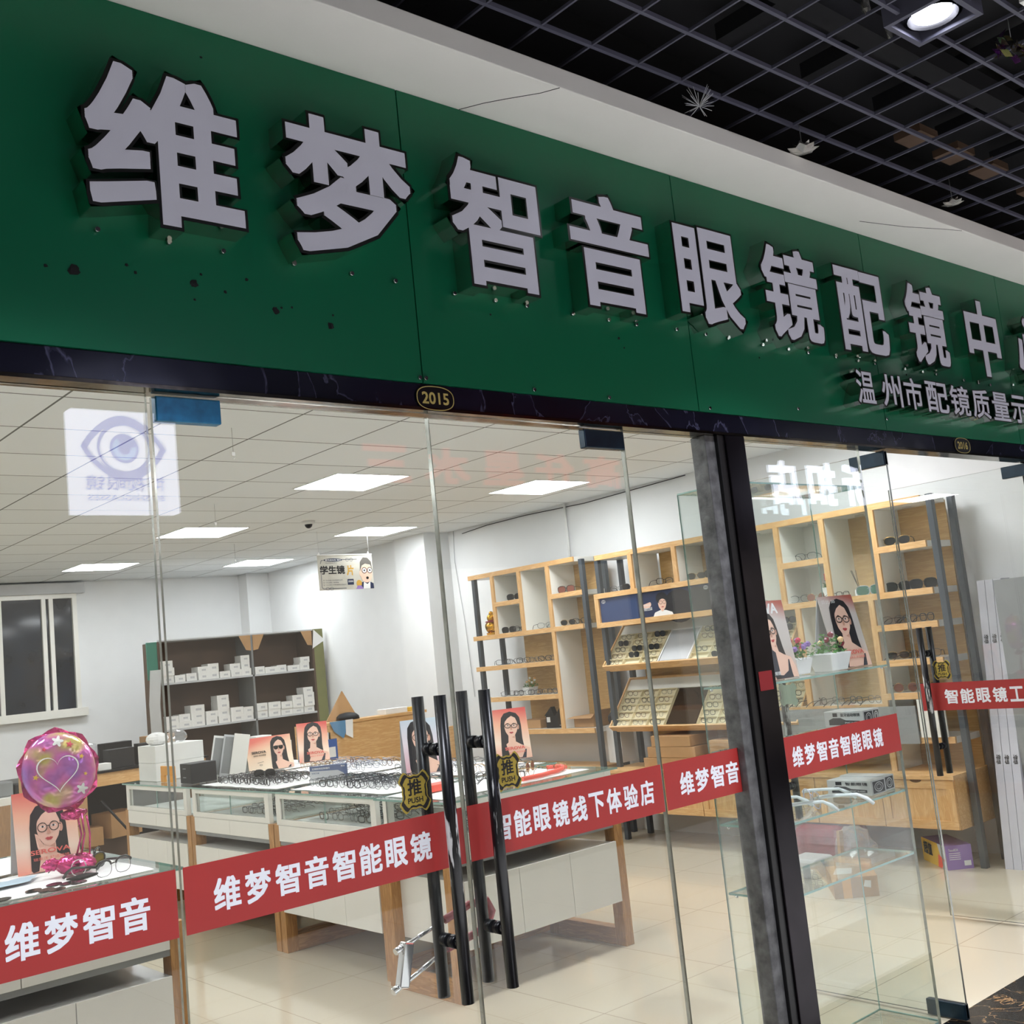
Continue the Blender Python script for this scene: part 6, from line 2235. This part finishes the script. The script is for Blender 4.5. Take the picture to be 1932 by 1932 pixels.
for k in range(3):
    x0 = 6.62 + .012 * k
    yb = .995 - .053 * k
    b = MB()
    b.raw([(6.66, yb - .05, 0), (6.66, yb, 0), (6.82, yb, 0), (6.82, yb - .05, 0), (6.86, yb - .05, 1.75), (6.86, yb, 1.75), (6.98, yb, 1.75), (6.98, yb - .05, 1.75)], [(0, 3, 2, 1), (4, 5, 6, 7), (1, 0, 4, 5), (0, 3, 7, 4), (3, 2, 6, 7), (2, 1, 5, 6)])
    bo = b.build('board', m_board, t_)
    TL = frame((6.66, yb, 0), (0, -1, 0), (.20, 0, 1.75))
    q = MB()
    for zz in (.62, 1.36):
        put_text(q, '北欧', TL, .012, .040, zz, zz + .06, 0, off=.02, z=.0015)
    q.build('stamp', m_ink, bo)
b = MB()
b.box(6.75, 6.76, .42, .838, .10, 1.74)
o = b.build('grey_board', m_grey)
tag(o, 'large grey board standing right of the pale flat-pack boards', 'board')
t_ = thing('white_tag', 'small blank white card on the right wall beside the boards', 'card', (6.99, 1.06, 1.56))
MB().box(6.985, 6.99, 1.02, 1.10, 1.53, 1.58).build('card', m_paper, t_)

# ------------------------------------------------------------ corridor ceiling ornaments
def lotus(label, c, r, m, n=12, seed=0):
    random.seed(seed)
    t_ = thing('foil_flower', label, 'ornament', c)
    b = MB()
    for ring, (k_, ln, el) in enumerate(((7, r, .25), (6, r * .8, .8), (5, r * .55, 1.25))):
        for k in range(k_):
            a = 2 * PI * k / k_ + ring * .4
            u = Vector((math.cos(a) * math.cos(el), math.sin(a) * math.cos(el), math.sin(el)))
            s_ = Vector((-math.sin(a), math.cos(a), 0)) * ln * .33
            C_ = Vector(c)
            b.face([C_, C_ + u * ln * .6 + s_, C_ + u * ln, C_ + u * ln * .6 - s_])
    b.build('petals', m, t_)
    MB().cyl(Vector(c) + Vector((0, 0, 0)), Vector(c) + Vector((0, 0, .12)), .0015, 5).build('thread', m_grey, t_)
    return t_


m_silverfoil = mat('silver_foil', (196, 194, 188), .25, .75, var=.3, scale=30)
m_holo = mat('holo_foil', (150, 140, 120), .12, .9, var=.9, scale=22)
lotus('silver foil lotus flower hanging at the edge of the white soffit', (3.38, -.335, 3.265), .062, m_silverfoil, seed=1)
lotus('crumpled silver foil flower near the far end of the white soffit', (4.48, -.335, 3.285), .05, m_silverfoil, seed=2)
t_ = thing('straw_tuft', 'small pale straw tuft poking over the white soffit edge', 'ornament', (2.80, -.34, 3.27))
b = MB()
for k in range(34):
    a = random.uniform(0, 2 * PI)
    b.cyl((2.80, -.34, 3.29), (2.80 + .05 * math.cos(a), -.34 + .05 * math.sin(a), 3.29 + random.uniform(-.02, .05)), .0010, 4)
b.build('straw', m_lgrey, t_)
t_ = thing('foil_pinwheel', 'shiny multicoloured foil pinwheel under the corridor grid by the downlight', 'ornament', (3.40, -1.10, 3.30))
b = MB()
random.seed(12)
for k in range(26):
    a, e = random.uniform(0, 2 * PI), random.uniform(-1, 1)
    c = Vector((3.405 + .035 * math.cos(a), -1.085 + .035 * math.sin(a), 3.30 + .035 * e))
    u = Vector((random.uniform(-1, 1), random.uniform(-1, 1), random.uniform(-1, 1))).normalized()
    v = u.orthogonal().normalized()
    b.face([c + u * .024, c + v * .014, c - u * .022, c - v * .016], k % 3)
b.build('foil_vanes', [m_holo, mat('holo_violet', (150, 90, 170), .15, .9), mat('holo_yellow', (190, 180, 110), .15, .9)], t_)
MB().cyl((3.41, -1.09, 3.33), (3.41, -1.09, 3.40), .0012, 5).build('thread', m_grey, t_)
for x, y, lab in ((2.96, -.87, 'scrap of grey foil caught in the corridor grid left of the downlight'), (3.16, -.83, 'scrap of grey foil caught in the corridor grid below the downlight')):
    o = MB().ball((x, y, 3.405), (.012, .012, .03), 8, 5, wob=.4).build('foil_scrap', m_silverfoil)
    tag(o, lab, 'scrap')
o = MB().box(3.28, 3.40, -1.24, -1.18, 3.352, 3.368).build('smoke_detector', m_paper)
tag(o, 'cream white fitting at the top right corner under the corridor grid', 'fitting')
# paper notices on the post
o = MB().box(3.10, 3.175, -.0575, -.0563, 1.385, 1.45).build('red_notice', mat('red_notice', (120, 22, 28), .4))
tag(o, 'small dark red notice stuck on the metal post', 'notice')
